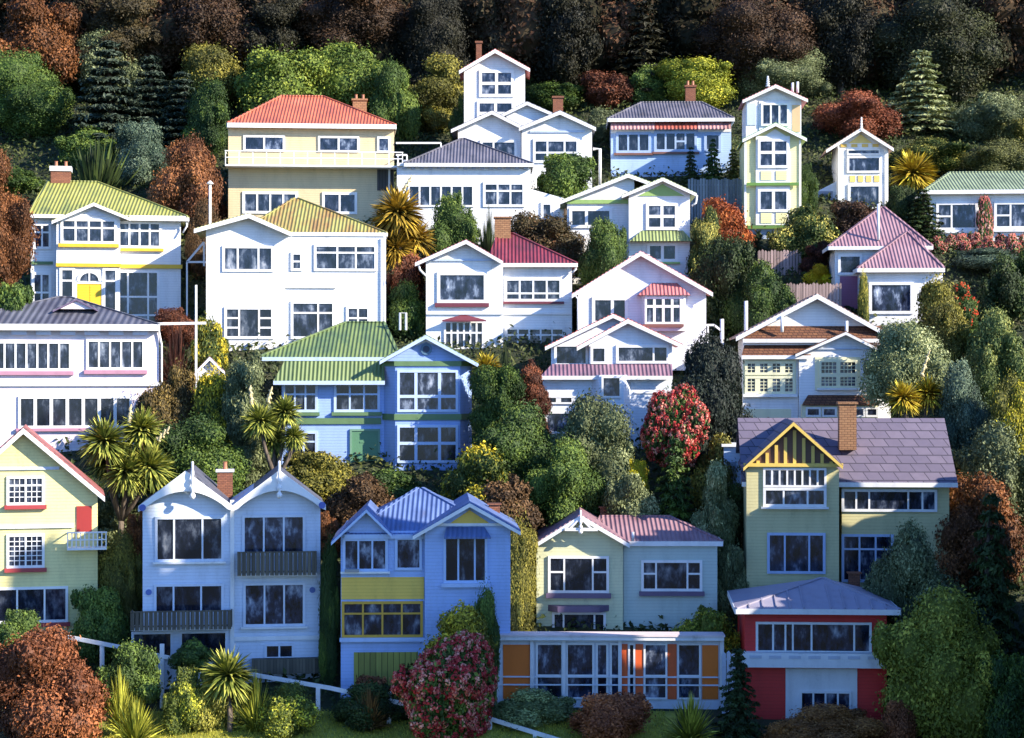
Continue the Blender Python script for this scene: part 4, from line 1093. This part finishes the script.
mid = [
 ('ragged_tree',126,-40,150,38,300,RU,'tall rust brown tree at the left edge beside the lime roofed house'),
 ('mound',123,-20,284,36,352,MG,'green bush below the rust tree at the left edge'),
 ('upright',151,36,130,158,205,FLXD,'big dark spiky evergreen behind the lime roof'),
 ('mound',148,145,138,228,232,foliage((.075,.032,.018),(.25,.115,.055)),'rust and copper bush beside the orange roofed house'),
 ('mound',142,186,200,226,300,BR_,'brown shrub below the copper bush'),
 ('mound',150.5,532,154,597,200,MG,'leafy green bush under the white twin gables'),
 ('mound',143,424,194,482,262,MG,'green bush below the grey pyramid roofed house'),
 ('upright',141,462,200,518,250,FLXD,'dark spiky flax behind the tan brick chimney'),
 ('round',142,508,214,588,272,foliage((.03,.025,.012),(.12,.06,.04)),'dark maroon green bush behind the maroon roof'),
 ('mound',139,578,220,628,290,MG,'mid green bush between the maroon roof and the green skirt roof'),
 ('round',136.5,386,255,426,306,RB,'reddish brown shrub left of the picture window house'),
 ('mound',134,382,282,428,345,DG,'dark green shrub under the reddish brown one'),
 ('oval',127,192,318,228,378,YE,'yellow flecked bush above the tiny white shed'),
 ('upright',127,148,312,204,398,MA,'dark maroon spiky flax beside the pink house'),
 ('mound',129,150,308,200,340,RB,'deep red bush behind the maroon flax'),
 ('round',118,134,384,188,452,OLB,'rust tinged olive bush left of the cabbage tree pair'),
 ('oval',119.5,160,366,202,436,OLB,'rounded brown olive shrub under the tiny shed'),
 ('oval',118,192,370,234,440,YE,'rounded yellow olive shrub beside the brown olive one'),
 ('ragged',116.5,220,354,276,474,GG,'tall grey green shrub left of the green roofed house'),
 ('mound_tree',112,146,418,252,510,DG,'dark green tree between the two cabbage trees'),
 ('ragged',112,84,470,150,560,GG,'grey green scrub behind the forked cabbage tree'),
 ('mound',115,274,452,354,506,OL,'olive hedge mound below the green roofed house'),
 ('mound',110,322,474,412,530,BR_,'low brown shrub above the blue iron roof'),
 ('mound',113,352,470,436,512,DG,'dark green shrub beneath the green panelled door'),
 ('mound',103.5,96,532,148,618,OL,'olive shrub between the yellow gable and the twin gables'),
 ('mound',101.5,68,588,132,652,MG,'rounded green shrub above the start of the white fence'),
 ('ragged',104,126,512,148,560,RU,'small rust shrub against the twin gabled house'),
 ('ragged',105,316,512,342,556,RU,'small rust shrub between twin gables and blue house'),
 ('oval',100.2,319,540,339,700,DG,'tall narrow dark hedge between twin gables and blue house'),
 ('oval',103,500,520,538,630,OL,'olive brown shrub between blue house and sage house'),
 ('ragged_tree',106.5,474,478,538,560,BR_,'brown grey tree behind the blue house chimney'),  # that house's blue is shade put into its paint
 ('mound_tree',110,440,446,528,524,YE,'dark tree with yellow tipped leaves above the blue house'),
 ('mound_tree',113,470,404,566,512,DG,'dark green tree below the gold cabbage tree'),
 ('ragged',117,470,366,530,450,DG,'dark green shrub right of the canted bay'),
 ('ragged',119,512,362,550,434,RB,'red brown shrub beside the purple verandah'),
 ('mound_tree',113,545,396,644,510,GG,'grey green tree in front of the purple verandah house'),
 ('mound_tree',110,515,440,610,540,MG,'green tree above the sage house gable'),
 ('mound',109,600,474,660,534,GG,'grey green bush above the mauve roof'),
 ('mound',111,618,460,650,505,foliage((.20,.18,.01),(.75,.6,.02)),'bright yellow flowering bush above the mauve roof'),
 ('conifer',110,642,440,702,530,DG,'green cone shaped conifer under the red rhododendron'),
 ('ragged',108,688,464,742,560,PG,'pale grey green bush at the end of the mauve roof'),
 ('mound',105.5,714,546,750,630,GG,'grey green bush between the sage house and the yellow house'),
 ('ragged_tree',109.3,704,478,752,580,DK,'dark shadowy tree behind the pale grey green bush'),  # dark by its DK leaf colour
 ('mound_tree',118,664,336,748,480,DKB,'very dark blue green tree beside the brown tiled house'),
 ('mound',114,690,436,748,500,OL,'olive bush below the very dark tree'),
 ('mound_tree',135,688,238,760,345,DK,'dark leafy tree below the round rust bush'),
 ('mound_tree',133,724,262,796,345,DG,'dark green tree behind the brown tiled gable'),
 ('ragged',140,686,208,720,290,WY,'tall dark shrub with pale edges beside the green skirt roof'),
 ('round',145,700,198,750,246,foliage((.12,.03,.012),(.34,.12,.04)),'round rust orange bush under the grey fence'),
 ('mound',146.3,728,234,764,268,DK,'low dark bush at the foot of the tall yellow house'),
 ('mound',144.5,770,206,838,262,WY,'dark bush with cream edged leaves by the tall yellow house'),
 ('ragged',142.5,798,240,834,292,MA,'dark maroon shrub behind the brown picket fence'),
 ('round',148,832,201,884,250,foliage((.02,.012,.009),(.07,.035,.025)),'dark brown bush under the small tower house'),
 ('mound',150.5,886,186,914,225,DK,'dark green bush between small tower and cabbage tree'),
 ('mound',152,795,164,820,215,DG,'dark green shrub between the two yellow towers'),
 ('conifer',146.5,896,190,952,262,DK,'dark feathery conifer beside the rose covered house'),
 ('conifer',154.5,678,148,702,186,DK,'smallest dark cypress before the light blue house'),
 ('conifer',154,698,140,726,188,DG,'tallest cypress of three before the light blue house'),
 ('conifer',154.5,720,150,746,188,OL,'olive cypress nearest the tall yellow house'),
 ('mound',143,938,248,1030,300,BG,'blue green hedge bush below the pink roses'),
 ('mound',136,976,256,1040,330,DK,'very dark bush at the right edge below the blue green hedge'),
 ('oval',129.5,916,278,958,340,OL,'smaller olive rounded shrub beside the reflecting window'),
 ('oval',126,918,302,972,378,OL,'larger olive rounded shrub under the smaller one'),
 ('mound',131.5,944,284,978,320,DG,'bush of scarlet flowers beside the olive shrubs',REDF,160),
 ('mound_tree',124,958,310,1040,410,foliage((.05,.08,.03),(.28,.30,.12)),'green tree with pale yellow tips at the right edge'),
 ('mound_tree',119.5,862,322,948,410,PG,'pale grey green tree right of the brown tiled house'),
 ('mound_tree',116,930,362,996,470,BG,'dark blue green tree at the end of the purple tiled roof'),
 ('mound',113.5,986,376,1040,470,ORF,'orange and yellow flowering bush at the right edge'),
 ('mound_tree',111,948,424,1046,550,GG,'large grey green tree under the orange flowering bush'),
 ('mound_tree',107,922,476,1026,600,RU,'broad rust brown tree behind the dark conifer'),
 ('mound',101,864,524,962,640,GG,'domed grey green bush in front of the yellow house'),
 ('conifer',98.5,948,498,1030,680,DK,'tall black green conifer at the right edge'),
 ('mound_tree',94.5,880,590,1006,752,foliage((.10,.12,.02),(.40,.38,.08)),'large yellow green tree right of the red house'),
 ('mound',92,976,655,1050,752,DG,'dark green bush in the bottom corner beside the yellow green tree'),
 ('mound',101,668,608,748,672,foliage((.07,.10,.015),(.42,.40,.05)),'lime yellow hedge behind the glazed lodge'),
 ('mound',156,-14,168,50,232,DG,'dark green bush behind the lime roofed house at the left edge'),
 ('mound',160,58,128,120,190,MG,'green bush at the feet of the layered pines'),
 ('mound',157,112,122,172,176,BG,'blue green bush under the shortest layered pine'),
 ('mound',163,448,96,478,160,DG,'dark green bush at the left foot of the white tower'),
 ('mound',163,836,138,884,186,DK,'very dark bush behind the small gabled tower'),
 ('mound',158,958,140,1042,190,foliage((.04,.05,.02),(.13,.14,.06)),'dull green bush directly behind the pale green iron roof'),
 ('mound',162,1000,120,1050,170,OL,'olive bush at the right edge above the pale green roof'),
 ('mound',148,884,226,934,272,DG,'dark bush between the pink roofs and the rose bed'),
 ('mound',134,940,318,984,372,MG,'green bush beneath the scarlet flowers'),
 ('mound',139.5,1000,246,1050,300,DG,'dark green bush below the rose bed at the right edge'),
]
for q in mid:
    fl = q[8] if len(q) > 8 else None
    plant(*q[:8], group=bg, flowers=fl, nfl=q[9] if fl else 0)

FLXF = foliage((.11,.13,.02),(.48,.47,.09)); YEF = foliage((.05,.075,.02),(.55,.48,.06)); DGF = foliage((.035,.065,.02),(.12,.18,.04)); OLF = foliage((.09,.10,.025),(.30,.30,.07))  # leaf colours lifted for the front, standing in for missing sunlight
front = [
 ('mound',93.5,-20,630,108,756,foliage((.075,.028,.016),(.24,.095,.05)),'big rust red bush in the bottom corner below the yellow gable'),
 ('mound',96.5,-14,610,46,660,DGF,'dark green bush under the yellow house windows'),
 ('mound',97,100,642,164,700,DGF,'dark green bush behind the first fence posts'),
 ('tuft',94.5,98,664,142,722,FLXF,'small yellow green flax left of the larger flax'),
 ('tuft',92.8,100,690,172,752,FLXF,'large yellow green flax beside the rust red bush'),
 ('mound',95.2,160,668,206,742,YEF,'yellow tipped bush between the flax and slender cabbage tree'),
 ('mound',96,186,664,246,740,OLF,'olive bush behind the slender cabbage tree'),
 ('mound',98.2,170,640,212,668,DGF,'small dark shrub beside the lower slatted balcony'),
 ('tuft',95.3,228,664,284,742,FLXF,'pale arching grass clump right of the slender cabbage tree'),
 ('mound',95,250,684,322,740,YEF,'dark bush with yellow flowers beneath the fence rail'),
 ('mound',96.5,330,682,404,730,DK,'dark bush beneath the olive garage door'),
 ('tuft',95.3,340,684,398,736,foliage((.05,.03,.015),(.18,.11,.05)),'brown flax in front of the olive garage door'),
 ('mound',97.2,352,676,386,704,foliage((.09,.035,.02),(.28,.11,.06)),'small red brown shrub by the garage door'),
 ('oval',97.5,473,588,500,690,DGF,'green cone shaped shrub beside the glazed lodge'),
 ('mound',96.3,418,606,500,680,foliage((.08,.085,.012),(.42,.36,.04)),'golden olive bush above the pink rhododendron'),
 ('mound',96.5,494,690,574,752,foliage((.07,.10,.05),(.24,.30,.16)),'grey green bush in front of the lodge orange door'),
 ('mound',94.6,566,694,654,756,foliage((.13,.045,.025),(.34,.13,.06)),'rust red bush in front of the glazed lodge'),
 ('tuft',94,652,690,730,752,FLXF,'yellow green flax in front of the lodge corner'),
 ('conifer',94.6,712,650,768,752,DK,'black green conifer between lodge and red house'),
 ('mound',93.6,772,706,888,756,foliage((.13,.06,.025),(.36,.18,.07)),'brown bush in front of the red house'),
 ('mound',94,878,700,920,752,foliage((.09,.035,.02),(.28,.11,.06)),'red brown bush at the corner of the red house'),
]
for q in front: plant(*q[:8], group=fg_)
plant('round',94.3,397,637,499,736,MG,'round rhododendron covered in pink red flowers beside the lodge','bush','rhododendron',None,RF,1200)
plant('round',114.5,646,388,708,458,DG,'red flowering rhododendron below the purple verandah house','bush','rhododendron',None,RF,1000)
# roses
for i in range(8):
    plant('mound', 145.1+.25*(i%2), 938+i*12.5-8, 236-(i*5%4), 938+i*12.5+9, 262, DG, 'pink rose bush in the low bed under the green roofed house', 'bush', 'rose_bush', 'pink rose bushes in one bed', PF, 800)
plant('oval',146.5,977,197,993,252,DG,'pink rose climbing the white wall between two windows','plant','climbing_rose',None,PF,500, depth=.5)
plant('oval',134.2,858,272,869,330,foliage((.06,.08,.02),(.4,.36,.08)),'yellow green ivy climbing the corner of the pink roofed house','plant','ivy', depth=.5)
plant('mound',141,803,264,838,292,foliage((.3,.22,.01),(.85,.62,.03)),'yellow flowering bush behind the brown picket fence','bush',None,bg)

cabbage(109, [(108,440,27),(140,430,24),(150,466,27),(104,464,22),(128,470,25)], (118,535), PALM, 'forked cabbage tree with five leafy heads beside the yellow gable', flower=[(158,440,170,428),(129,425,131,405)])
cabbage(113, [(262,420,20),(284,412,18),(294,436,15),(272,440,17)], (274,500), PALM, 'cabbage tree with cream flower spikes left of the green roofed house', flower=[(252,405,250,386),(268,402,272,388)])
cabbage(139, [(400,212,28),(414,238,22),(396,248,24),(386,224,20)], (402,300), PALMO, 'golden orange cabbage tree beside the big plain white house', flower=[(404,190,412,176)])
cabbage(95.2, [(229,674,29)], (229,752), PALM, 'slender single headed cabbage tree on the front lawn')
cabbage(119.5, [(487,367,17)], (487,420), PALMY, 'gold leaved cabbage tree closest to the canted bay')
cabbage(119, [(511,385,16)], (511,430), PALMY, 'gold leaved cabbage tree closest to the purple verandah')
plant('upright',125,488,332,524,390,FLXD,'dark spiky flax in front of the maroon roofed house','plant',None,None)
cabbage(154.5, [(914,172,25)], (914,222), PALMY, 'yellow cabbage tree above the dark feathery conifer')
cabbage(116, [(902,397,19),(930,394,19)], (915,440), PALMY, 'two headed yellow cabbage tree behind the purple tiled roof', flower=[(922,375,930,350)])

# ------------------------------------------------------------------ fences, poles
def fence_run(label, pts, name='fence', post_h=None, mat=W, rail=.2, posts=None, group=None):
    P = [at(x, y, Y) for x, y, Y in pts]; o = P[0].copy(); root = empty(name, o); tag(root, label, 'fence', group)
    for a, b in zip(P, P[1:]):
        mb = MB(); mb.beam(a-o, b-o, .08, rail); mb.build('rail', mat, root)
    for (x, y, Y) in posts:
        t = at(x, y, Y); g = ground(t.x, Y)-.2; mb = MB(); mb.box(t.x-o.x-.1, t.x-o.x+.1, t.y-o.y-.06, t.y-o.y+.12, g-o.z, t.z-o.z); mb.build('post', mat, root)
    return root
fence_run('white post and rail fence running down across the front lawn', [(68,637,99.6),(125,648,99.0),(215,668,97.9),(330,688,96.8),(405,704,96.2),(484,717,95.6),(562,741,93.8)],
          posts=[(102,643,99.3),(162,644,98.5),(240,672,97.7),(318,687,96.9),(389,692,96.4),(455,710,95.8),(490,719,95.5),(535,733,94.4)])
def board_fence(label, x0, y0, x1, y1, Y, mat, name='fence', pick=False, Y2=None):
    Y2 = Y2 or Y; a = at(x0, y0, Y); b = at(x1, y0, Y2); zt = a.z; zb = at(x0, y1, Y).z
    root = empty(name, ((a.x+b.x)/2, (Y+Y2)/2, zb)); tag(root, label, 'fence')
    o = root.location; n = max(3, int(abs(b.x-a.x)/.22)); mb = MB()
    for i in range(n):
        t0 = i/n; t1 = (i+.86)/n; xa = a.x+(b.x-a.x)*t0; xb = a.x+(b.x-a.x)*t1; yy = Y+(Y2-Y)*t0
        gz = min(zb, ground(xa, yy)-.1); hh = zt + .06*math.sin(i*1.7)
        if pick: mb.prism([(xa-o.x,gz-o.z),(xb-o.x,gz-o.z),(xb-o.x,hh-.1-o.z),((xa+xb)/2-o.x,hh-o.z),(xa-o.x,hh-.1-o.z)], yy-o.y, yy-o.y+.04)
        else: mb.box(xa-o.x, xb-o.x, yy-o.y, yy-o.y+.04, gz-o.z, hh-o.z)
    mb.build('board', mat, root)
    mb = MB()
    for f in (.25,.8): z = zb+(zt-zb)*f-o.z; mb.beam((a.x-o.x,Y-o.y+.09,z),(b.x-o.x,Y2-o.y+.09,z), .08,.1)
    mb.build('rail', mat, root); return root
GF = vslat((.20,.24,.27), .22); PKF = vslat((.36,.26,.24), .22)
board_fence('weathered grey board fence beside the tall yellow house', 688, 179, 745, 208, 150.5, GF)
board_fence('short greyish pink picket fence above the dark trees', 758, 250, 802, 272, 143, PKF, pick=True)
board_fence('brown picket fence behind the brown tiled gable', 786, 283, 842, 306, 135, PKF, pick=True)
board_fence('small white picket panel at the end of the glazed lodge', 722, 652, 736, 690, 98, paint((.6,.66,.74), False), pick=True)
def pole(label, pts, Y, r=.09, name='pole', cat='pole', arms=(), extra=None):
    P = [at(x, y, Y) for x, y in pts]; g = ground(P[0].x, Y)-.3
    root = empty(name, (P[0].x, Y, g)); tag(root, label, cat); o = root.location
    mb = MB(); mb.tube([(0,0,0)]+[tuple(p-o) for p in P], r, 10); mb.build('shaft', W, root, True)
    for (xa, ya, xb, yb) in arms: mb = MB(); mb.beam(at(xa,ya,Y)-o, at(xb,yb,Y)-o, .12, .16); mb.build('crossarm', W, root)
    if extra:
        t = P[-1]-o; mb = MB(); mb.lathe(t, [(.2,-.02),(.26,.03),(.05,.22),(.02,.24)], 10); mb.build('cap', W, root)
    return root
pole('white pole with a capped top rising beside the orange roofed house', [(210,225),(210,184)], 141, .09, extra=True)
pole('white post with a long crossarm beside the pink house', [(196,372),(196,285)], 124, .07, arms=((148,324,206,323),))
pole('short white post above the brown tiled skirt roof', [(746,332),(746,301)], 127, .12)
pole('white post left of the brown tiled house', [(722,345),(722,319)], 126, .12)
def yard_rail(label, parts, Y, name='railing'):
    root = empty(name, at(*parts[0][:2], Y)); tag(root, label, 'railing'); o = root.location
    mb = MB()
    for xa, ya, xb, yb in parts: mb.beam(at(xa,ya,Y)-o, at(xb,yb,Y)-o, .1, .13)
    q = parts[0]; g = ground(o.x, Y)-.3
    mb.beam(Vector((0,0,0)), Vector((0,0,g-o.z)), .1, .1)
    mb.build('bar', W, root); return root
yard_rail('white pipe rail bridging the orange roofed house and the grey pyramid roof', [(398,166,398,155),(396,155,407,155),(396,143,441,143),(407,155,407,164),(441,143,441,156)], 149.5)
yard_rail('stepped white railing beside the wide pink edged gable', [(708,345,708,325),(706,325,714,325),(714,325,722,331)], 127.5)
yard_rail('white stair rail between the lime roofed house and big white house', [(187,262,204,242),(187,262,187,270),(187,262,206,262),(204,242,204,266)], 135)
# ------------------------------------------------------------------ ground
def sheet(name, xs, ys, fz, mat, kind='structure'):
    V = [(x, y, fz(x, y)) for y in ys for x in xs]; w = len(xs)
    Fq = [(j*w+i, j*w+i+1, (j+1)*w+i+1, (j+1)*w+i) for j in range(len(ys)-1) for i in range(w-1)]
    me = bpy.data.meshes.new(name); me.from_pydata(V, [], Fq); me.update(); me.materials.append(mat)
    for p in me.polygons: p.use_smooth = True
    o = bpy.data.objects.new(name, me); C.objects.link(o); o['kind'] = kind; return o
m, n, l, b = newmat('hill_soil'); g, s = pos(n, l)
no = noise(n, l, .5, 8, g.outputs['Position'], .65)
l.new(ramp(n, l, no, [(.3, (.012,.018,.008)), (.5, (.03,.04,.014)), (.7, (.06,.055,.025))]), b.inputs['Base Color']); b.inputs['Roughness'].default_value = .95
bump(n, l, no, b, 1, .3); SOIL = m
lin = lambda a, b_, k: [a+(b_-a)*i/k for i in range(k+1)]
hill = sheet('hillside', lin(-420,-80,12)[:-1]+lin(-80,80,80)+lin(80,420,12)[1:], lin(-160,80,16)[:-1]+lin(80,262,91)+lin(262,900,14)[1:], ground, SOIL)
m, n, l, b = newmat('lawn_grass'); g, s = pos(n, l)
no = noise(n, l, .9, 6, g.outputs['Position'], .6); n2 = noise(n, l, 14, 3, g.outputs['Position'])
l.new(ramp(n, l, mth(n, l, 'ADD', mth(n, l,'MULTIPLY',no,.7), mth(n, l,'MULTIPLY',n2,.3)), [(.35, (.14,.16,.02)), (.55, (.34,.34,.05)), (.7, (.48,.44,.09))]), b.inputs['Base Color']); b.inputs['Roughness'].default_value = .9
bump(n, l, n2, b, .8, .05); LAWN = m
sheet('lawn', lin(-20,8,56), lin(86,98.4,34), lambda x, y: ground(x, y)+.05, LAWN)

def scatter(name, n, xr, yr, size, mat, lift=.1, skip=None, el=1.6, up=.6, label=None, cat=None):
    x = rng.uniform(*xr, n); y = rng.uniform(*yr, n)
    vis = np.abs(x) < .256*y + 4; x, y = x[vis], y[vis]
    if skip is not None: k = ~skip(x, y); x, y = x[k], y[k]
    z = np.array([ground(a, b_) for a, b_ in zip(x, y)])
    clump = np.sin(x*.9+np.sin(y*.7)*2)*np.sin(y*.8+np.sin(x*.5)*2)
    P = np.stack([x, y, z + lift + np.abs(rng.normal(size=len(x)))*lift*2*(1+.8*clump)], 1)
    N = np.array([0,-.5,up]) + rng.normal(size=P.shape)*.6
    me = quads_mesh(name, P, N, size*rng.uniform(.5,1.4,len(x)), np.clip(.35+.25*clump+rng.normal(size=len(x))*.2,0,1), el, normalise=False)
    o = bpy.data.objects.new(name, me); C.objects.link(o); o.material_slots[0].link='OBJECT'; o.material_slots[0].material = mat
    tag(o, label, cat, kind='stuff'); return o
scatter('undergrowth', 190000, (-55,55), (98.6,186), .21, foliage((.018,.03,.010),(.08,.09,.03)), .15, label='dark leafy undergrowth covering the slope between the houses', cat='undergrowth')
# lawn grass blades
n_ = 42000; x = rng.uniform(-19,7.5,n_); y = rng.uniform(92,98.3,n_); z = np.array([ground(a,b_) for a,b_ in zip(x,y)])+.05
a_ = rng.uniform(0,6.28,n_); h_ = rng.uniform(.05,.16,n_); w_ = .012
dx = np.cos(a_)*w_; dy = np.sin(a_)*w_; ox = rng.normal(size=n_)*.04; oy = rng.normal(size=n_)*.04
V = np.stack([np.stack([x-dx,y-dy,z],1), np.stack([x+dx,y+dy,z],1), np.stack([x+ox,y+oy,z+h_],1)],1).reshape(-1,3)
me = bpy.data.meshes.new('grass'); me.from_pydata(V.tolist(), [], np.arange(n_*3).reshape(-1,3).tolist()); me.update()
q_ = me.attributes.new('rnd','FLOAT','FACE'); q_.data.foreach_set('value', rng.uniform(0,1,n_).astype(np.float32)); me.materials.append(foliage((.16,.18,.025),(.42,.40,.08)))
o = bpy.data.objects.new('grass', me); C.objects.link(o); tag(o, 'short yellow green lawn grass at the bottom of the slope', 'grass', kind='stuff')

# far wood above the last houses: one mass of dark crowns
P, N, Rn, Sz, ev, ef, er, off = [], [], [], [], [], [], [], 0
g_ = np.random.default_rng(77)
for i in range(150):
    y = g_.uniform(176.5, 182) if i < 75 else g_.uniform(182, 212); x = g_.uniform(-.256*y-8, .256*y+8); h_ = g_.uniform(7, 12); r_ = g_.uniform(2.4, 4.2); z0 = ground(x, y)
    b_ = g_.uniform(0,1)
    for q in range(7):
        d = unit(g_.normal(size=3)); c = np.array([x, y, z0+h_*.55]) + d*np.array([r_*.6, r_*.6, h_*.28]); rr = np.array([1,1,1.15])*r_*g_.uniform(.45,.62)
        m_ = 300; dd = unit(g_.normal(size=(m_,3))); dd[:,1] = -np.abs(dd[:,1])*.9+.1
        P.append(c+dd*rr*g_.uniform(.85,1.1,(m_,1))); N.append(dd+g_.normal(size=dd.shape)*.5); Rn.append(np.clip(b_+g_.normal(size=m_)*.12,0,1)); Sz.append(g_.uniform(.2,.42,m_))
        v, f = ico(c, rr*.85, 1); ev.append(v); ef += [tuple(k+off for k in t) for t in f]; off += len(v); er.append(np.full(len(f), b_*.6))
me = quads_mesh('woodland', np.concatenate(P), np.concatenate(N), np.concatenate(Sz), np.concatenate(Rn), 1.5, (np.concatenate(ev), ef, np.concatenate(er)), normalise=False)
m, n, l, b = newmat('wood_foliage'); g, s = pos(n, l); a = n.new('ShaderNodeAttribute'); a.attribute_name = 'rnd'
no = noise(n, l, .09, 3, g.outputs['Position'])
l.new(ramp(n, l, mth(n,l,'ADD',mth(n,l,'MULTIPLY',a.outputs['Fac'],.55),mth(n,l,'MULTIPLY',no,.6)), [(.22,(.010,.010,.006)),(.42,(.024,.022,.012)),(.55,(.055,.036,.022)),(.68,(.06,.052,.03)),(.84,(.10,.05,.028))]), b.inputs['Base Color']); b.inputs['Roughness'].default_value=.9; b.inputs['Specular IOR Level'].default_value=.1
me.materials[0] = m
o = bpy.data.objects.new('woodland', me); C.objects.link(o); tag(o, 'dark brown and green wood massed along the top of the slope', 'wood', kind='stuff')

# ------------------------------------------------------------------ sun, sky, spur added out of view, shaped to shade the front row
LX, LY, LZ = 1.0, -.48, .57
def shade_ridge():
    pts = []
    want = [[(0,567,102),(70,522,102)], [(148,580,100.5),(205,530,100.5),(272,478,100.5),(322,446,100.5)], [(470,508,99),(514,492,99)], [(536,607,104),(605,550,104),(718,500,104)], [(748,520,106),(840,470,106)], [(842,535,106),(935,482,106)]]
    OFF = 5.0
    for grp in want:
        for px, py, Y in grp:
            p = at(px, py, Y); t = (.256*Y+OFF-p.x)/(1-.256*LY); pts.append((Y+LY*t, p.z+LZ*t))
    y0 = pts[0][0]; pts += [(y0-.7, -5), (y0-12, -8), (87.9, -2.4), (90.6, -3.0)]
    pts.sort(); return pts, OFF
if SHADE_RIDGE:
    pts, OFF = shade_ridge()
    ys = lin(pts[0][0]-6, pts[-1][0]+9, 240)
    def hz(y):
        if y <= pts[0][0]: return pts[0][1] + (pts[0][0]-y)*.2
        if y >= pts[-1][0]: return max(ground(.256*y+OFF, y), pts[-1][1] - (y-pts[-1][0])*3)
        for (a, za), (c, zc) in zip(pts, pts[1:]):
            if a <= y <= c: return za + (zc-za)*(y-a)/max(c-a, 1e-6)
    V = []; 
    for y in ys:
        x = .256*y+OFF; h_ = max(hz(y)+.25*math.sin(y*5.1), ground(x,y)-.3)
        V += [(x-1.2, y, ground(x-1.2,y)-1), (x-.5, y, (h_+ground(x,y))/2), (x, y, h_), (x+1.5, y, (h_*.5+ground(x,y)*.5)), (x+4, y, ground(x+4,y)-2)]
    me = bpy.data.meshes.new('added_shade_ridge'); me.from_pydata(V, [], [(j*5+i, j*5+i+1, (j+1)*5+i+1, (j+1)*5+i) for j in range(len(ys)-1) for i in range(4)]); me.update(); me.materials.append(SOIL)
    o = bpy.data.objects.new('added_shade_ridge', me); C.objects.link(o); o['kind'] = 'structure'

w = bpy.data.worlds.new('World'); S.world = w; w.use_nodes = True
nt = w.node_tree; sky = nt.nodes.new('ShaderNodeTexSky'); sky.sky_type = 'NISHITA'; sky.sun_disc = False
el = math.atan2(LZ, math.hypot(LX, LY)); sky.sun_elevation = el; sky.sun_rotation = math.atan2(LX, LY)
sky.ozone_density = 3.0; sky.air_density = 1.0; sky.dust_density = .4
tint = nt.nodes.new('ShaderNodeVectorMath'); tint.operation = 'MULTIPLY'; tint.inputs[1].default_value = (.58, .84, 1.3)
nt.links.new(sky.outputs[0], tint.inputs[0]); nt.links.new(tint.outputs[0], nt.nodes['Background'].inputs[0]); nt.nodes['Background'].inputs[1].default_value = SKY
sun = bpy.data.lights.new('sun', 'SUN'); sun.energy = SUN; sun.angle = R(.5); sun.color = (1, .895, .74)
so = bpy.data.objects.new('sun', sun); C.objects.link(so); so.rotation_euler = Vector((LX, LY, LZ)).to_track_quat('Z', 'Y').to_euler()
cam = bpy.data.cameras.new('camera'); co = bpy.data.objects.new('camera', cam); C.objects.link(co); S.camera = co
cam.sensor_width = 36; cam.lens = 36*F/1024; cam.clip_end = 3000; cam.clip_start = .5; co.location = (0,0,0); co.rotation_euler = (R(90),0,0)
v = S.view_settings; v.view_transform = 'Standard'; v.look = 'None'; v.exposure = EXPO; v.gamma = 1
S.cycles.max_bounces = 5; S.cycles.diffuse_bounces = 3; S.cycles.glossy_bounces = 2; S.cycles.use_denoising = True
